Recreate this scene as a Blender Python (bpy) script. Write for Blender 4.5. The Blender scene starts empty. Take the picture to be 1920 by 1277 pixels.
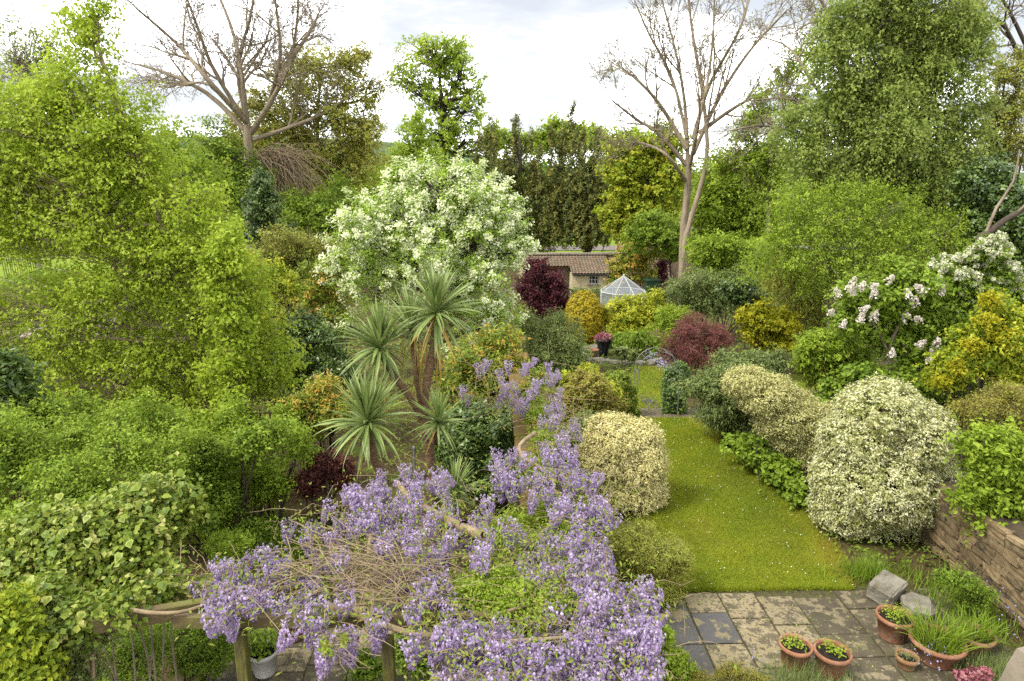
import bpy, math, random
import numpy as np
from mathutils import Vector, Matrix

# ---------------------------------------------------------------- camera, sky, sun
S = bpy.context.scene
C = S.collection
RX, RY, F = 1920.0, 1277.0, 1250.0          # photograph size and focal length in its pixels
H, PITCH, YAW = 5.6, math.radians(13.9), math.radians(1.7)
cam_d = bpy.data.cameras.new('camera')
cam_d.sensor_width = 36.0
cam_d.lens = 36.0 * F / RX
cam_d.clip_end = 3000
cam = bpy.data.objects.new('camera', cam_d)
C.objects.link(cam)
cam.location = (0, 0, H)
cam.rotation_euler = (math.pi / 2 - PITCH, 0, -YAW)
S.camera = cam

W = bpy.data.worlds.new('World'); S.world = W; W.use_nodes = True
nt = W.node_tree; nt.nodes.clear()
def nn(t, **k):
    n = nt.nodes.new(t)
    for a, b in k.items(): setattr(n, a, b)
    return n
SUN_EL, SUN_AZ = math.radians(52), math.radians(-115)    # azimuth from +Y, clockwise seen from above
out = nn('ShaderNodeOutputWorld'); bg = nn('ShaderNodeBackground')
sky = nn('ShaderNodeTexSky', sky_type='NISHITA'); sky.sun_disc = False
sky.sun_elevation = SUN_EL; sky.sun_rotation = SUN_AZ
sc_ = nn('ShaderNodeMix', data_type='RGBA', blend_type='MULTIPLY'); sc_.inputs[0].default_value = 1
sc_.inputs[7].default_value = (.11, .11, .11, 1)
tc = nn('ShaderNodeTexCoord'); mp = nn('ShaderNodeMapping'); mp.inputs['Scale'].default_value = (1.6, 1.6, 5.5)
mp.inputs['Location'].default_value = (.35, 0.1, .05)
noi = nn('ShaderNodeTexNoise'); noi.inputs['Scale'].default_value = 2.1; noi.inputs['Detail'].default_value = 7
noi.inputs['Roughness'].default_value = .58
rmp = nn('ShaderNodeValToRGB')
rmp.color_ramp.elements[0].position = .36; rmp.color_ramp.elements[0].color = (.172, .178, .188, 1)
rmp.color_ramp.elements[1].position = .53; rmp.color_ramp.elements[1].color = (.95, .96, .97, 1)
e_ = rmp.color_ramp.elements.new(.455); e_.color = (.21, .213, .219, 1)
mx = nn('ShaderNodeMix', data_type='RGBA'); mx.inputs[0].default_value = .93
nt.links.new(tc.outputs['Generated'], mp.inputs[0]); nt.links.new(mp.outputs[0], noi.inputs[0])
nt.links.new(noi.outputs['Fac'], rmp.inputs[0]); nt.links.new(sky.outputs[0], sc_.inputs[6])
nt.links.new(sc_.outputs[2], mx.inputs[6]); nt.links.new(rmp.outputs[0], mx.inputs[7])
nt.links.new(mx.outputs[2], bg.inputs[0]); bg.inputs[1].default_value = 1.0
nt.links.new(bg.outputs[0], out.inputs[0])

sun_d = bpy.data.lights.new('sun', 'SUN'); sun_d.energy = 1.5; sun_d.angle = math.radians(14)
sun_d.color = (1, .96, .9)
sun = bpy.data.objects.new('sun', sun_d); C.objects.link(sun)
sdir = Vector((math.sin(SUN_AZ) * math.cos(SUN_EL), math.cos(SUN_AZ) * math.cos(SUN_EL), math.sin(SUN_EL)))
sun.rotation_euler = sdir.to_track_quat('Z', 'Y').to_euler()

S.view_settings.view_transform = 'Standard'; S.view_settings.look = 'None'
S.view_settings.exposure = 2.15; S.view_settings.gamma = 1
S.cycles.max_bounces = 10; S.cycles.diffuse_bounces = 7; S.cycles.glossy_bounces = 2
S.cycles.transmission_bounces = 4; S.cycles.transparent_max_bounces = 6
S.cycles.use_denoising = False; S.cycles.caustics_reflective = False; S.cycles.caustics_refractive = False

# ---------------------------------------------------------------- geometry helpers
rng = np.random.default_rng(7)
random.seed(7)
CP, SP_, CY, SY = math.cos(PITCH), math.sin(PITCH), math.cos(YAW), math.sin(YAW)
def ray(px, py):
    u, v = (px - RX / 2) / F, (RY / 2 - py) / F
    x, y, z = u, CP + v * SP_, -SP_ + v * CP
    return np.array([x * CY + y * SY, -x * SY + y * CY, z])
def at(px, py, Y):                       # a photograph pixel seen at distance Y down the garden
    d = ray(px, py); return np.array([0, 0, H]) + d * (Y / d[1])
def atz(px, py, z):                      # ... or at height z
    d = ray(px, py); return np.array([0, 0, H]) + d * ((z - H) / d[2])
_ky = [-50, 14, 42, 60, 100, 220, 330, 560, 900]; _kz = [0, 0, -2.5, -2.6, -1.5, -1, 4, 36, 40]
def zt(y): return float(np.interp(y, _ky, _kz))
def gnd(px, py):
    d = ray(px, py); lo, hi = 1.0, 400.0
    for _ in range(60):
        m = (lo + hi) / 2
        if H + d[2] * m / d[1] > zt(m): lo = m
        else: hi = m
    return at(px, py, lo)
def mpp(Y, z=0.0): return (Y * CP + (H - z) * SP_) / F       # metres per photo pixel at Y

def obj(name, me, parent=None, loc=None, rot=None, scale=None):
    o = bpy.data.objects.new(name, me); C.objects.link(o)
    if parent is not None: o.parent = parent
    if loc is not None: o.location = loc
    if rot is not None: o.rotation_euler = rot
    if scale is not None: o.scale = scale
    return o
def tag(o, label, cat, group=None, kind=None):
    if label: o['label'] = label
    if cat: o['category'] = cat
    if group: o['group'] = group
    if kind: o['kind'] = kind
    return o
def thing(name, label, cat, group=None, loc=(0, 0, 0), rz=0):
    o = obj(name, None, loc=loc, rot=(0, 0, rz)); o.empty_display_size = .1
    return tag(o, label, cat, group)
def stuff(o): o['kind'] = 'stuff'; return o
def struct(o): o['kind'] = 'structure'; return o

def mesh_np(name, V, loops, counts, mat=None, attr=None, smooth=False, mats=None, mi=None):
    me = bpy.data.meshes.new(name)
    V = np.asarray(V, np.float32); loops = np.asarray(loops, np.int32); counts = np.asarray(counts, np.int32)
    me.vertices.add(len(V)); me.vertices.foreach_set('co', V.ravel())
    me.loops.add(len(loops)); me.loops.foreach_set('vertex_index', loops)
    me.polygons.add(len(counts))
    st = np.zeros(len(counts), np.int32); st[1:] = np.cumsum(counts)[:-1]
    me.polygons.foreach_set('loop_start', st); me.polygons.foreach_set('loop_total', counts)
    if mats:
        for m in mats: me.materials.append(m)
        if mi is not None: me.polygons.foreach_set('material_index', np.asarray(mi, np.int32))
    elif mat: me.materials.append(mat)
    me.polygons.foreach_set('use_smooth', np.full(len(counts), smooth))
    if attr is not None:
        a = me.attributes.new('tone', 'FLOAT', 'FACE'); a.data.foreach_set('value', np.asarray(attr, np.float32))
    me.update(calc_edges=True); me.validate()
    return me
def mesh_py(name, V, Fs, mat=None, smooth=False, mats=None, mi=None):
    loops = [i for f in Fs for i in f]
    return mesh_np(name, V, loops, [len(f) for f in Fs], mat, None, smooth, mats, mi)

def unit(a): return a / np.maximum(np.linalg.norm(a, axis=-1, keepdims=True), 1e-9)
def leaf_arrays(P, N, T, L, Wd, fold=.12):
    N = unit(N); T = unit(T - N * np.sum(T * N, 1, keepdims=True)); B = np.cross(N, T)
    L = np.broadcast_to(np.asarray(L, float), (len(P),))[:, None]; Wd = np.broadcast_to(np.asarray(Wd, float), (len(P),))[:, None]
    V = np.stack([P - T * L * .5, P - T * L * .06 + B * Wd * .5 + N * Wd * fold,
                  P + T * L * .5 - N * L * .08, P - T * L * .06 - B * Wd * .5 + N * Wd * fold], 1).reshape(-1, 3)
    return V
def leaves(name, P, N, T, L, Wd, tone, mat, parent, fold=.12, tri=False):
    if tri:                                    # leaves of a few pixels: one pointed triangle of the same area
        N = unit(N); T = unit(T - N * np.sum(T * N, 1, keepdims=True)); B = np.cross(N, T); n = len(P)
        L = np.broadcast_to(np.asarray(L, float), (n,))[:, None]; Wd = np.broadcast_to(np.asarray(Wd, float), (n,))[:, None]
        V = np.stack([P - T * L * .34 + B * Wd * .54, P - T * L * .34 - B * Wd * .54, P + T * L * .6], 1).reshape(-1, 3)
        return stuff(obj(name, mesh_np(name, V, np.arange(3 * n), np.full(n, 3), mat, tone), parent))
    V = leaf_arrays(P, N, T, L, Wd, fold); n = len(P)
    me = mesh_np(name, V, np.arange(4 * n), np.full(n, 4), mat, tone)
    return stuff(obj(name, me, parent))

def tubes(name, polys, mat, parent=None, sides=5, smooth=True):
    V, Fs, o = [], [], 0
    ang = np.arange(sides) * 2 * math.pi / sides
    ca, sa = np.cos(ang)[:, None], np.sin(ang)[:, None]
    for pts, rad in polys:
        pts = np.asarray(pts, float); k = len(pts)
        rad = np.broadcast_to(np.asarray(rad, float), (k,))
        t = np.gradient(pts, axis=0); t = unit(t)
        ref = np.array([0, 0, 1.]) if abs(t[0][2]) < .8 else np.array([1., 0, 0])
        a = np.cross(t, ref); a = unit(a); b = np.cross(t, a)
        ring = pts[:, None, :] + rad[:, None, None] * (ca[None] * a[:, None, :] + sa[None] * b[:, None, :])
        V.append(ring.reshape(-1, 3))
        i = np.arange(sides); j = (i + 1) % sides
        for s in range(k - 1):
            q = o + s * sides
            Fs.append(np.stack([q + i, q + j, q + sides + j, q + sides + i], 1))
        o += k * sides
    Fq = np.concatenate(Fs)
    return obj(name, mesh_np(name, np.concatenate(V), Fq.ravel(), np.full(len(Fq), 4), mat, None, smooth), parent)
def curve(p, q, n=4, sag=0.0, jit=0.0):
    p, q = np.asarray(p, float), np.asarray(q, float); t = np.linspace(0, 1, n)[:, None]
    m = p + (q - p) * t
    m[:, 2] += sag * np.sin(t[:, 0] * math.pi)
    if jit: m[1:-1] += rng.normal(0, jit, (n - 2, 3))
    return m
def smooth_path(pts, n=12):
    pts = np.asarray(pts, float); k = len(pts)
    if k < 3: return curve(pts[0], pts[-1], n)
    t = np.linspace(0, k - 1, n); res = []
    for u in t:
        i = min(int(u), k - 2); f = u - i
        p0, p1, p2, p3 = pts[max(i - 1, 0)], pts[i], pts[i + 1], pts[min(i + 2, k - 1)]
        res.append(.5 * ((2 * p1) + (-p0 + p2) * f + (2 * p0 - 5 * p1 + 4 * p2 - p3) * f * f + (-p0 + 3 * p1 - 3 * p2 + p3) * f ** 3))
    return np.array(res)

def box(sx, sy, sz, bev=0.0, c=(0, 0, 0)):
    hx, hy, hz = sx / 2, sy / 2, sz / 2; b = min(bev, hx * .9, hy * .9, hz * .9)
    if b <= 0:
        V = [(x, y, z) for x in (-hx, hx) for y in (-hy, hy) for z in (-hz, hz)]
        Fs = [(0, 1, 3, 2), (4, 6, 7, 5), (0, 4, 5, 1), (2, 3, 7, 6), (0, 2, 6, 4), (1, 5, 7, 3)]
    else:
        V = []
        for x in (-1, 1):
            for y in (-1, 1):
                for z in (-1, 1):
                    V += [(x * hx, y * (hy - b), z * (hz - b)), (x * (hx - b), y * hy, z * (hz - b)), (x * (hx - b), y * (hy - b), z * hz)]
        idx = lambda x, y, z, k: ((x > 0) * 4 + (y > 0) * 2 + (z > 0)) * 3 + k
        Fs = []
        for s in (-1, 1):
            q = [idx(s, -1, -1, 0), idx(s, 1, -1, 0), idx(s, 1, 1, 0), idx(s, -1, 1, 0)]; Fs.append(q if s > 0 else q[::-1])
            q = [idx(-1, s, -1, 1), idx(-1, s, 1, 1), idx(1, s, 1, 1), idx(1, s, -1, 1)]; Fs.append(q if s > 0 else q[::-1])
            q = [idx(-1, -1, s, 2), idx(1, -1, s, 2), idx(1, 1, s, 2), idx(-1, 1, s, 2)]; Fs.append(q if s > 0 else q[::-1])
        for a in (-1, 1):
            for d in (-1, 1):
                for (k1, k2, f) in ((0, 1, lambda t: (a, d, t)), (1, 2, lambda t: (t, a, d)), (0, 2, lambda t: (a, t, d))):
                    q = [idx(*f(-1), k1), idx(*f(1), k1), idx(*f(1), k2), idx(*f(-1), k2)]
                    Fs.append(q)
        for x in (-1, 1):
            for y in (-1, 1):
                for z in (-1, 1):
                    Fs.append([idx(x, y, z, 0), idx(x, y, z, 1), idx(x, y, z, 2)])
    return [(v[0] + c[0], v[1] + c[1], v[2] + c[2]) for v in V], Fs
def fixn(me):
    import bmesh
    bm = bmesh.new(); bm.from_mesh(me); bmesh.ops.recalc_face_normals(bm, faces=bm.faces); bm.to_mesh(me); bm.free(); return me
def box_obj(name, sx, sy, sz, mat, parent=None, loc=(0, 0, 0), rot=(0, 0, 0), bev=.01):
    V, Fs = box(sx, sy, sz, bev)
    return obj(name, fixn(mesh_py(name, V, Fs, mat)), parent, loc, rot)
def lathe(name, prof, mat, parent=None, n=28, loc=(0, 0, 0), wob=0.0, smooth=True):
    V, Fs = [], []
    for r, z in prof:
        for i in range(n):
            a = 2 * math.pi * i / n
            V.append((r * math.cos(a), r * math.sin(a), z))
    for s in range(len(prof) - 1):
        for i in range(n):
            j = (i + 1) % n
            Fs.append((s * n + i, s * n + j, (s + 1) * n + j, (s + 1) * n + i))
    return obj(name, mesh_py(name, V, Fs, mat, smooth), parent, loc)
def rock(name, mat, parent=None, loc=(0, 0, 0), size=(1, 1, 1), seed=0, rot=(0, 0, 0), rough=.12, box_like=.6, sub=4):
    r = np.random.default_rng(seed); V, Fs = [], []
    import bmesh
    bm = bmesh.new(); bmesh.ops.create_cube(bm, size=1)
    bmesh.ops.subdivide_edges(bm, edges=bm.edges, cuts=sub, use_grid_fill=True)
    ph = r.uniform(0, 6, (6, 3)); fr = r.uniform(2, 9, (6, 3))
    for v in bm.verts:
        p = np.array(v.co); q = p / (np.linalg.norm(p) + 1e-9) * .58
        p = p * box_like + q * (1 - box_like)
        d = sum(np.sin(fr[k] @ p + ph[k][0]) for k in range(6)) / 6
        p = p * (1 + rough * d) + r.normal(0, .006, 3)
        v.co = Vector(p * np.array(size))
    me = bpy.data.meshes.new(name); bm.to_mesh(me); bm.free(); me.materials.append(mat)
    return obj(name, me, parent, loc, rot)

# ---------------------------------------------------------------- materials
def newmat(name):
    m = bpy.data.materials.new(name); m.use_nodes = True; t = m.node_tree; t.nodes.clear()
    o = t.nodes.new('ShaderNodeOutputMaterial'); return m, t, o
def ramp(t, cols, fac):
    r = t.nodes.new('ShaderNodeValToRGB'); e = r.color_ramp.elements
    while len(e) < len(cols): e.new(.5)
    for i, (p, c) in enumerate(cols): e[i].position = p; e[i].color = (*c, 1)
    t.links.new(fac, r.inputs[0]); return r.outputs[0]
def leafmat(name, cols, trans=.4, rough=.55, spec=.16, k=(1.72, 1.76, 1.35)):
    if not isinstance(cols[0][0], (tuple, list)) and len(cols[0]) == 3:
        cols = [(i / (len(cols) - 1), c) for i, c in enumerate(cols)]
    cols = [(q_, tuple(min(x * y, .8) for x, y in zip(c_, k))) for q_, c_ in cols]
    m, t, o = newmat(name)
    a = t.nodes.new('ShaderNodeAttribute'); a.attribute_name = 'tone'
    col = ramp(t, cols, a.outputs['Fac'])
    p = t.nodes.new('ShaderNodeBsdfPrincipled'); p.inputs['Roughness'].default_value = rough
    p.inputs['Specular IOR Level'].default_value = spec
    t.links.new(col, p.inputs['Base Color'])
    tr = t.nodes.new('ShaderNodeBsdfTranslucent'); t.links.new(col, tr.inputs[0])
    mixs = t.nodes.new('ShaderNodeMixShader'); mixs.inputs[0].default_value = trans
    t.links.new(p.outputs[0], mixs.inputs[1]); t.links.new(tr.outputs[0], mixs.inputs[2])
    t.links.new(mixs.outputs[0], o.inputs[0]); return m
def surf(name, cols, scale=4, detail=6, rough=.85, bump=.3, bscale=None, coord='Object', stretch=(1, 1, 1), spec=.25, rand=0.0, second=None):
    """noise-mixed procedural surface; rand = per-object brightness change; second = (colour, scale, threshold, softness) patches"""
    dk = lambda c: tuple(x * .72 for x in c)
    m, t, o = newmat(name); N = t.nodes.new; L = t.links.new
    tc = N('ShaderNodeTexCoord'); mp = N('ShaderNodeMapping'); mp.inputs['Scale'].default_value = stretch
    if coord == 'World':
        g = N('ShaderNodeNewGeometry'); L(g.outputs['Position'], mp.inputs[0])
    else: L(tc.outputs[coord], mp.inputs[0])
    vec = mp.outputs[0]
    oi = N('ShaderNodeObjectInfo')
    if rand:
        add = N('ShaderNodeVectorMath'); add.operation = 'ADD'
        sc = N('ShaderNodeMath'); sc.operation = 'MULTIPLY'; sc.inputs[1].default_value = 57.0
        L(oi.outputs['Random'], sc.inputs[0]); L(vec, add.inputs[0]); L(sc.outputs[0], add.inputs[1]); vec = add.outputs[0]
    n = N('ShaderNodeTexNoise'); n.inputs['Scale'].default_value = scale; n.inputs['Detail'].default_value = detail
    n.inputs['Roughness'].default_value = .62
    L(vec, n.inputs[0])
    if not (isinstance(cols[0][1], (tuple, list))):
        k = len(cols); cols = [(.3 + .4 * i / max(k - 1, 1), c) for i, c in enumerate(cols)]
    col = ramp(t, [(q_, dk(c_)) for q_, c_ in cols], n.outputs['Fac'])
    if second:
        for (c2, s2, th, sf) in second:
            n2 = N('ShaderNodeTexNoise'); n2.inputs['Scale'].default_value = s2; n2.inputs['Detail'].default_value = 8; n2.inputs['Roughness'].default_value = .65
            ad = N('ShaderNodeVectorMath'); ad.operation = 'ADD'; ad.inputs[1].default_value = (s2 * 3.1, 7.7, 1.3); L(vec, ad.inputs[0]); L(ad.outputs[0], n2.inputs[0])
            mr = N('ShaderNodeMapRange'); mr.inputs[1].default_value = th - sf; mr.inputs[2].default_value = th + sf
            L(n2.outputs['Fac'], mr.inputs[0])
            mm = N('ShaderNodeMix'); mm.data_type = 'RGBA'; L(mr.outputs[0], mm.inputs[0]); L(col, mm.inputs[6]); mm.inputs[7].default_value = (*dk(c2), 1)
            col = mm.outputs[2]
    if rand:
        mr = N('ShaderNodeMapRange'); mr.inputs[3].default_value = 1 - rand; mr.inputs[4].default_value = 1 + rand
        L(oi.outputs['Random'], mr.inputs[0])
        hs = N('ShaderNodeMix'); hs.data_type = 'RGBA'; hs.blend_type = 'MULTIPLY'; hs.inputs[0].default_value = 1
        L(col, hs.inputs[6]); L(mr.outputs[0], hs.inputs[7]); col = hs.outputs[2]
    p = N('ShaderNodeBsdfPrincipled'); p.inputs['Roughness'].default_value = rough; p.inputs['Specular IOR Level'].default_value = spec
    L(col, p.inputs['Base Color'])
    if bump:
        bn = N('ShaderNodeTexNoise'); bn.inputs['Scale'].default_value = bscale or scale * 4; bn.inputs['Detail'].default_value = 6
        L(vec, bn.inputs[0]); bp = N('ShaderNodeBump'); bp.inputs['Strength'].default_value = bump; bp.inputs['Distance'].default_value = .03
        L(bn.outputs['Fac'], bp.inputs['Height']); L(bp.outputs[0], p.inputs['Normal'])
    L(p.outputs[0], o.inputs[0]); return m
def plain(name, col, rough=.6, metal=0.0, spec=.3):
    m, t, o = newmat(name); p = t.nodes.new('ShaderNodeBsdfPrincipled')
    n = t.nodes.new('ShaderNodeTexNoise'); n.inputs['Scale'].default_value = 9; n.inputs['Detail'].default_value = 5
    c = ramp(t, [(.3, tuple(x * .6 for x in col)), (.7, tuple(x * .76 for x in col))], n.outputs['Fac']); t.links.new(c, p.inputs['Base Color'])
    p.inputs['Roughness'].default_value = rough; p.inputs['Metallic'].default_value = metal; p.inputs['Specular IOR Level'].default_value = spec
    t.links.new(p.outputs[0], o.inputs[0]); return m

M = {}
# leaf colours: dark -> mid -> young
M['birch'] = leafmat('birch_leaf', [(.10, .14, .014), (.145, .19, .018), (.185, .23, .026), (.23, .26, .05)], .55)
M['birch_r'] = leafmat('grey_birch_leaf', [(.068, .092, .022), (.105, .133, .032), (.14, .168, .046), (.18, .20, .06)], .5)
M['lime'] = leafmat('lime_tree_leaf', [(.095, .135, .016), (.15, .195, .024), (.21, .255, .035)], .5)
M['fresh'] = leafmat('fresh_leaf', [(.085, .125, .014), (.135, .18, .020), (.19, .23, .035)], .48)
M['mid'] = leafmat('mid_green_leaf', [(.05, .08, .01), (.085, .125, .014), (.135, .18, .024)], .42)
M['olive'] = leafmat('olive_leaf', [(.06, .06, .015), (.11, .11, .024), (.16, .155, .038), (.15, .18, .03)], .35)
M['tanolive'] = leafmat('tan_olive_leaf', [(.14, .13, .03), (.19, .178, .045), (.235, .215, .065), (.20, .23, .045)], .5)
M['brownleaf'] = leafmat('bronze_leaf', [(.10, .075, .025), (.15, .12, .035), (.16, .16, .035)], .4)
M['dark'] = leafmat('dark_evergreen_leaf', [(.018, .032, .009), (.035, .058, .014), (.065, .095, .02)], .2, .4, .4)
M['yew'] = leafmat('yew_needle', [(.030, .037, .013), (.055, .062, .018), (.085, .085, .024), (.125, .105, .028)], .3, .6)
M['greygreen'] = leafmat('grey_green_leaf', [(.045, .06, .022), (.085, .105, .038), (.13, .15, .055)], .3)
M['gold'] = leafmat('golden_leaf', [(.12, .13, .008), (.22, .21, .010), (.29, .27, .014), (.32, .28, .02)], .4, k=(1.05, 1.1, .9))
M['dome'] = leafmat('golden_yew_needle', [(.14, .12, .010), (.25, .21, .014), (.34, .27, .018)], .3, k=(1.3, 1.25, 1))
M['ylgreen'] = leafmat('yellow_green_leaf', [(.075, .11, .012), (.14, .165, .015), (.21, .22, .020), (.27, .255, .03)], .4)
M['maroon'] = leafmat('maroon_leaf', [(.030, .008, .011), (.062, .015, .020), (.105, .03, .03)], .35, k=(1.2, 1.2, 1.2))
M['redacer'] = leafmat('red_maple_leaf', [(.085, .026, .022), (.14, .05, .042), (.19, .088, .064)], .4, k=(1.2, 1.2, 1.2))
M['purple'] = leafmat('purple_maple_leaf', [(.022, .007, .009), (.045, .014, .014), (.075, .026, .022)], .3)
M['cream'] = leafmat('cream_variegated_leaf', [(0, (.24, .225, .06)), (.26, (.36, .335, .10)), (.38, (.50, .455, .18)), (.7, (.58, .525, .24)), (1, (.64, .59, .32))], .4, k=(1, 1, 1))
M['white_var'] = leafmat('white_variegated_leaf', [(0, (.16, .18, .04)), (.32, (.28, .295, .08)), (.46, (.43, .425, .19)), (.75, (.53, .52, .28)), (1, (.63, .61, .41))], .4, k=(1, 1, 1))
M['tan_var'] = leafmat('buff_variegated_leaf', [(0, (.19, .19, .05)), (.3, (.30, .29, .085)), (.5, (.42, .40, .15)), (1, (.52, .50, .24))], .4, k=(1, 1, 1))
M['blossom'] = leafmat('white_blossom', [(.48, .53, .25), (.59, .62, .37), (.67, .68, .49)], .4, .6, k=(1, 1, 1))
M['apple'] = leafmat('crab_apple_leaf', [(.10, .16, .02), (.17, .24, .035), (.25, .32, .07)], .45)
M['photinia'] = leafmat('orange_tipped_leaf', [(0, (.05, .075, .012)), (.5, (.10, .13, .018)), (.8, (.17, .17, .024)), (1, (.26, .15, .035))], .35)
M['maple'] = leafmat('yellow_maple_leaf', [(.075, .10, .01), (.125, .16, .014), (.18, .20, .02), (.23, .20, .025)], .45)
M['twig_shrub'] = leafmat('russet_small_leaf', [(.07, .06, .015), (.12, .10, .022), (.15, .16, .03)], .3)
M['cord'] = leafmat('cordyline_leaf', [(0, (.07, .095, .028)), (.4, (.12, .155, .048)), (.8, (.18, .215, .08)), (.9, (.22, .17, .05)), (1, (.26, .16, .035))], .25, .45, .35, k=(1.3, 1.35, 1.1))
M['grass'] = leafmat('lawn_grass', [(0, (.085, .12, .010)), (.45, (.125, .155, .011)), (.75, (.165, .175, .014)), (1, (.15, .105, .022))], .35, k=(1.5, 1.5, 1))
M['blade'] = leafmat('strap_leaf', [(.07, .12, .012), (.12, .18, .016), (.17, .23, .025)], .4, k=(1.2, 1.2, 1))
M['daisy'] = leafmat('daisy_petal', [(.6, .6, .5), (.7, .7, .65)], .2, k=(1, 1, 1))
M['blue_fl'] = leafmat('blue_flower', [(.16, .16, .36), (.28, .28, .48), (.4, .4, .55)], .3, k=(1, 1, 1))
M['pur_fl'] = leafmat('purple_flower', [(.08, .04, .13), (.14, .08, .2)], .3, k=(1, 1, 1))
M['pink_fl'] = leafmat('pink_flower', [(.17, .04, .06), (.26, .08, .10), (.34, .16, .16)], .3, k=(1, 1, 1))
M['wist'] = leafmat('wisteria_petal', [(0, (.19, .115, .16)), (.15, (.26, .18, .31)), (.5, (.34, .26, .405)), (.8, (.43, .35, .475)), (1, (.56, .50, .57))], .45, .6, k=(1, 1, 1))
M['lilac'] = leafmat('white_lilac_petal', [(.48, .40, .33), (.58, .53, .45), (.66, .63, .55)], .35, k=(1, 1, 1))
M['snow'] = leafmat('snowball_petal', [(.34, .36, .18), (.45, .46, .29), (.55, .55, .42)], .25, k=(1, 1, 1))
M['drygrass'] = leafmat('dry_leaf', [(.14, .09, .03), (.24, .16, .06), (.32, .25, .11)], .2)
M['ivy'] = leafmat('ivy_leaf', [(0, (.05, .085, .012)), (.45, (.105, .145, .018)), (.7, (.165, .20, .028)), (.85, (.21, .22, .055)), (1, (.25, .245, .085))], .35, .45, .25, k=(1.3, 1.3, 1.1))
# solid surfaces
M['bark'] = surf('grey_brown_bark', [(.13, .10, .07), (.24, .19, .13), (.33, .28, .20)], 3, bump=.6, stretch=(3, 3, .6), coord='World')
M['barkd'] = surf('dark_bark', [(.045, .034, .024), (.09, .068, .045)], 3, bump=.6, stretch=(3, 3, .6), coord='World')
M['bark_ash'] = surf('tan_bark', [(.17, .13, .082), (.28, .22, .145), (.35, .29, .19)], 2, bump=.5, stretch=(3, 3, .7), coord='World')
M['barkb'] = surf('birch_bark', [(.17, .10, .06), (.34, .25, .17), (.48, .41, .32)], 3, bump=.4, stretch=(1, 1, 5), coord='World')
M['twig'] = surf('pale_twig', [(.15, .105, .058), (.25, .185, .105), (.33, .26, .16)], 5, bump=.2, coord='World')
M['twigo'] = surf('orange_stem', [(.22, .12, .045), (.34, .20, .08)], 5, bump=.2, coord='World')
M['palmbark'] = surf('cordyline_bark', [(.07, .036, .018), (.14, .08, .04), (.20, .13, .07)], 8, bump=.9, bscale=20, stretch=(1, 1, 3), coord='World')
M['terra'] = surf('terracotta', [(.20, .085, .042), (.28, .125, .065), (.33, .18, .105)], 5, bump=.2, rough=.85, rand=.12, second=[((.30, .24, .17), 4, .62, .06), ((.13, .09, .05), 6, .62, .07)])
M['terra_old'] = surf('weathered_terracotta', [(.19, .095, .04), (.27, .14, .065), (.28, .205, .115)], 7, bump=.3, rough=.9, second=[((.16, .17, .07), 6, .60, .08)])
M['soilpot'] = surf('potting_soil', [(.012, .008, .005), (.035, .022, .014)], 18, bump=1, rough=1)
M['soil'] = surf('garden_soil', [(.03, .02, .011), (.07, .047, .024), (.10, .075, .03)], 3, bump=.9, bscale=20, coord='World', rough=1, second=[((.075, .085, .016), 1.3, .55, .12)])
M['slab'] = surf('lichened_slab', [(.070, .058, .034), (.10, .083, .048), (.13, .108, .064)], 3.0, bump=.35, bscale=26, rough=.85, rand=.13,
                 second=[((.235, .19, .105), 7.5, .475, .020), ((.28, .235, .145), 15, .60, .03), ((.075, .06, .035), 22, .57, .03), ((.08, .085, .03), 3, .66, .08)])
M['slab_dark'] = surf('slate_blue_slab', [(.072, .067, .062), (.10, .094, .088)], 2.5, bump=.25, bscale=26, rough=.6, rand=.08,
                      second=[((.215, .175, .095), 4.2, .56, .018), ((.11, .10, .06), 20, .62, .05)])
M['slab_brown'] = surf('damp_brown_slab', [(.048, .038, .022), (.075, .06, .036), (.10, .082, .048)], 3, bump=.35, bscale=26, rough=.8, rand=.1,
                       second=[((.19, .155, .088), 7, .555, .025), ((.28, .235, .145), 16, .64, .03), ((.07, .07, .025), 4, .60, .08)])
M['joint'] = surf('mossy_joint', [(.035, .028, .016), (.075, .065, .025), (.08, .09, .02)], 14, bump=.8, rough=1, coord='World')
M['stone'] = surf('honey_limestone', [(.12, .082, .040), (.19, .135, .068), (.25, .19, .105)], 7, bump=.45, bscale=34, rand=.34, rough=.9, coord='World',
                  second=[((.07, .052, .030), 5, .58, .06), ((.13, .125, .06), 4, .64, .06)])
M['mortar'] = surf('dark_mortar', [(.035, .025, .014), (.09, .065, .035)], 6, bump=.8, coord='World', rough=1)
M['mosstone'] = surf('mossy_coping', [(.09, .055, .018), (.15, .09, .026), (.12, .09, .045)], 4, bump=.8, bscale=22, rand=.12, rough=1, second=[((.13, .12, .02), 3.3, .54, .07)])
M['rock'] = surf('grey_rock', [(.13, .115, .085), (.21, .19, .145), (.27, .245, .19)], 3, bump=.5, bscale=22, rough=.9, second=[((.10, .085, .055), 4, .60, .07)])
M['wood'] = surf('weathered_wood', [(.06, .04, .018), (.115, .08, .038), (.15, .11, .056)], 3, bump=.5, stretch=(1, 1, 1), rough=.85, second=[((.13, .14, .025), 2.2, .56, .10)])
M['postwood'] = surf('green_stained_post', [(.06, .052, .018), (.10, .086, .026), (.13, .11, .036)], 4, bump=.5, stretch=(4, 4, .7), rough=.9, second=[((.17, .17, .02), 3, .55, .1)])
M['darkwood'] = surf('dark_brown_wood', [(.035, .022, .014), (.07, .045, .028)], 6, bump=.4, rough=.85)
M['benchwood'] = surf('pale_bench_wood', [(.18, .125, .062), (.27, .20, .105)], 6, bump=.3, rough=.8)
M['render'] = surf('cream_limestone_wall', [(.40, .32, .19), (.52, .43, .26), (.58, .50, .33)], 1.5, bump=.3, bscale=9, second=[((.34, .27, .15), 1.4, .62, .1)])
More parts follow.
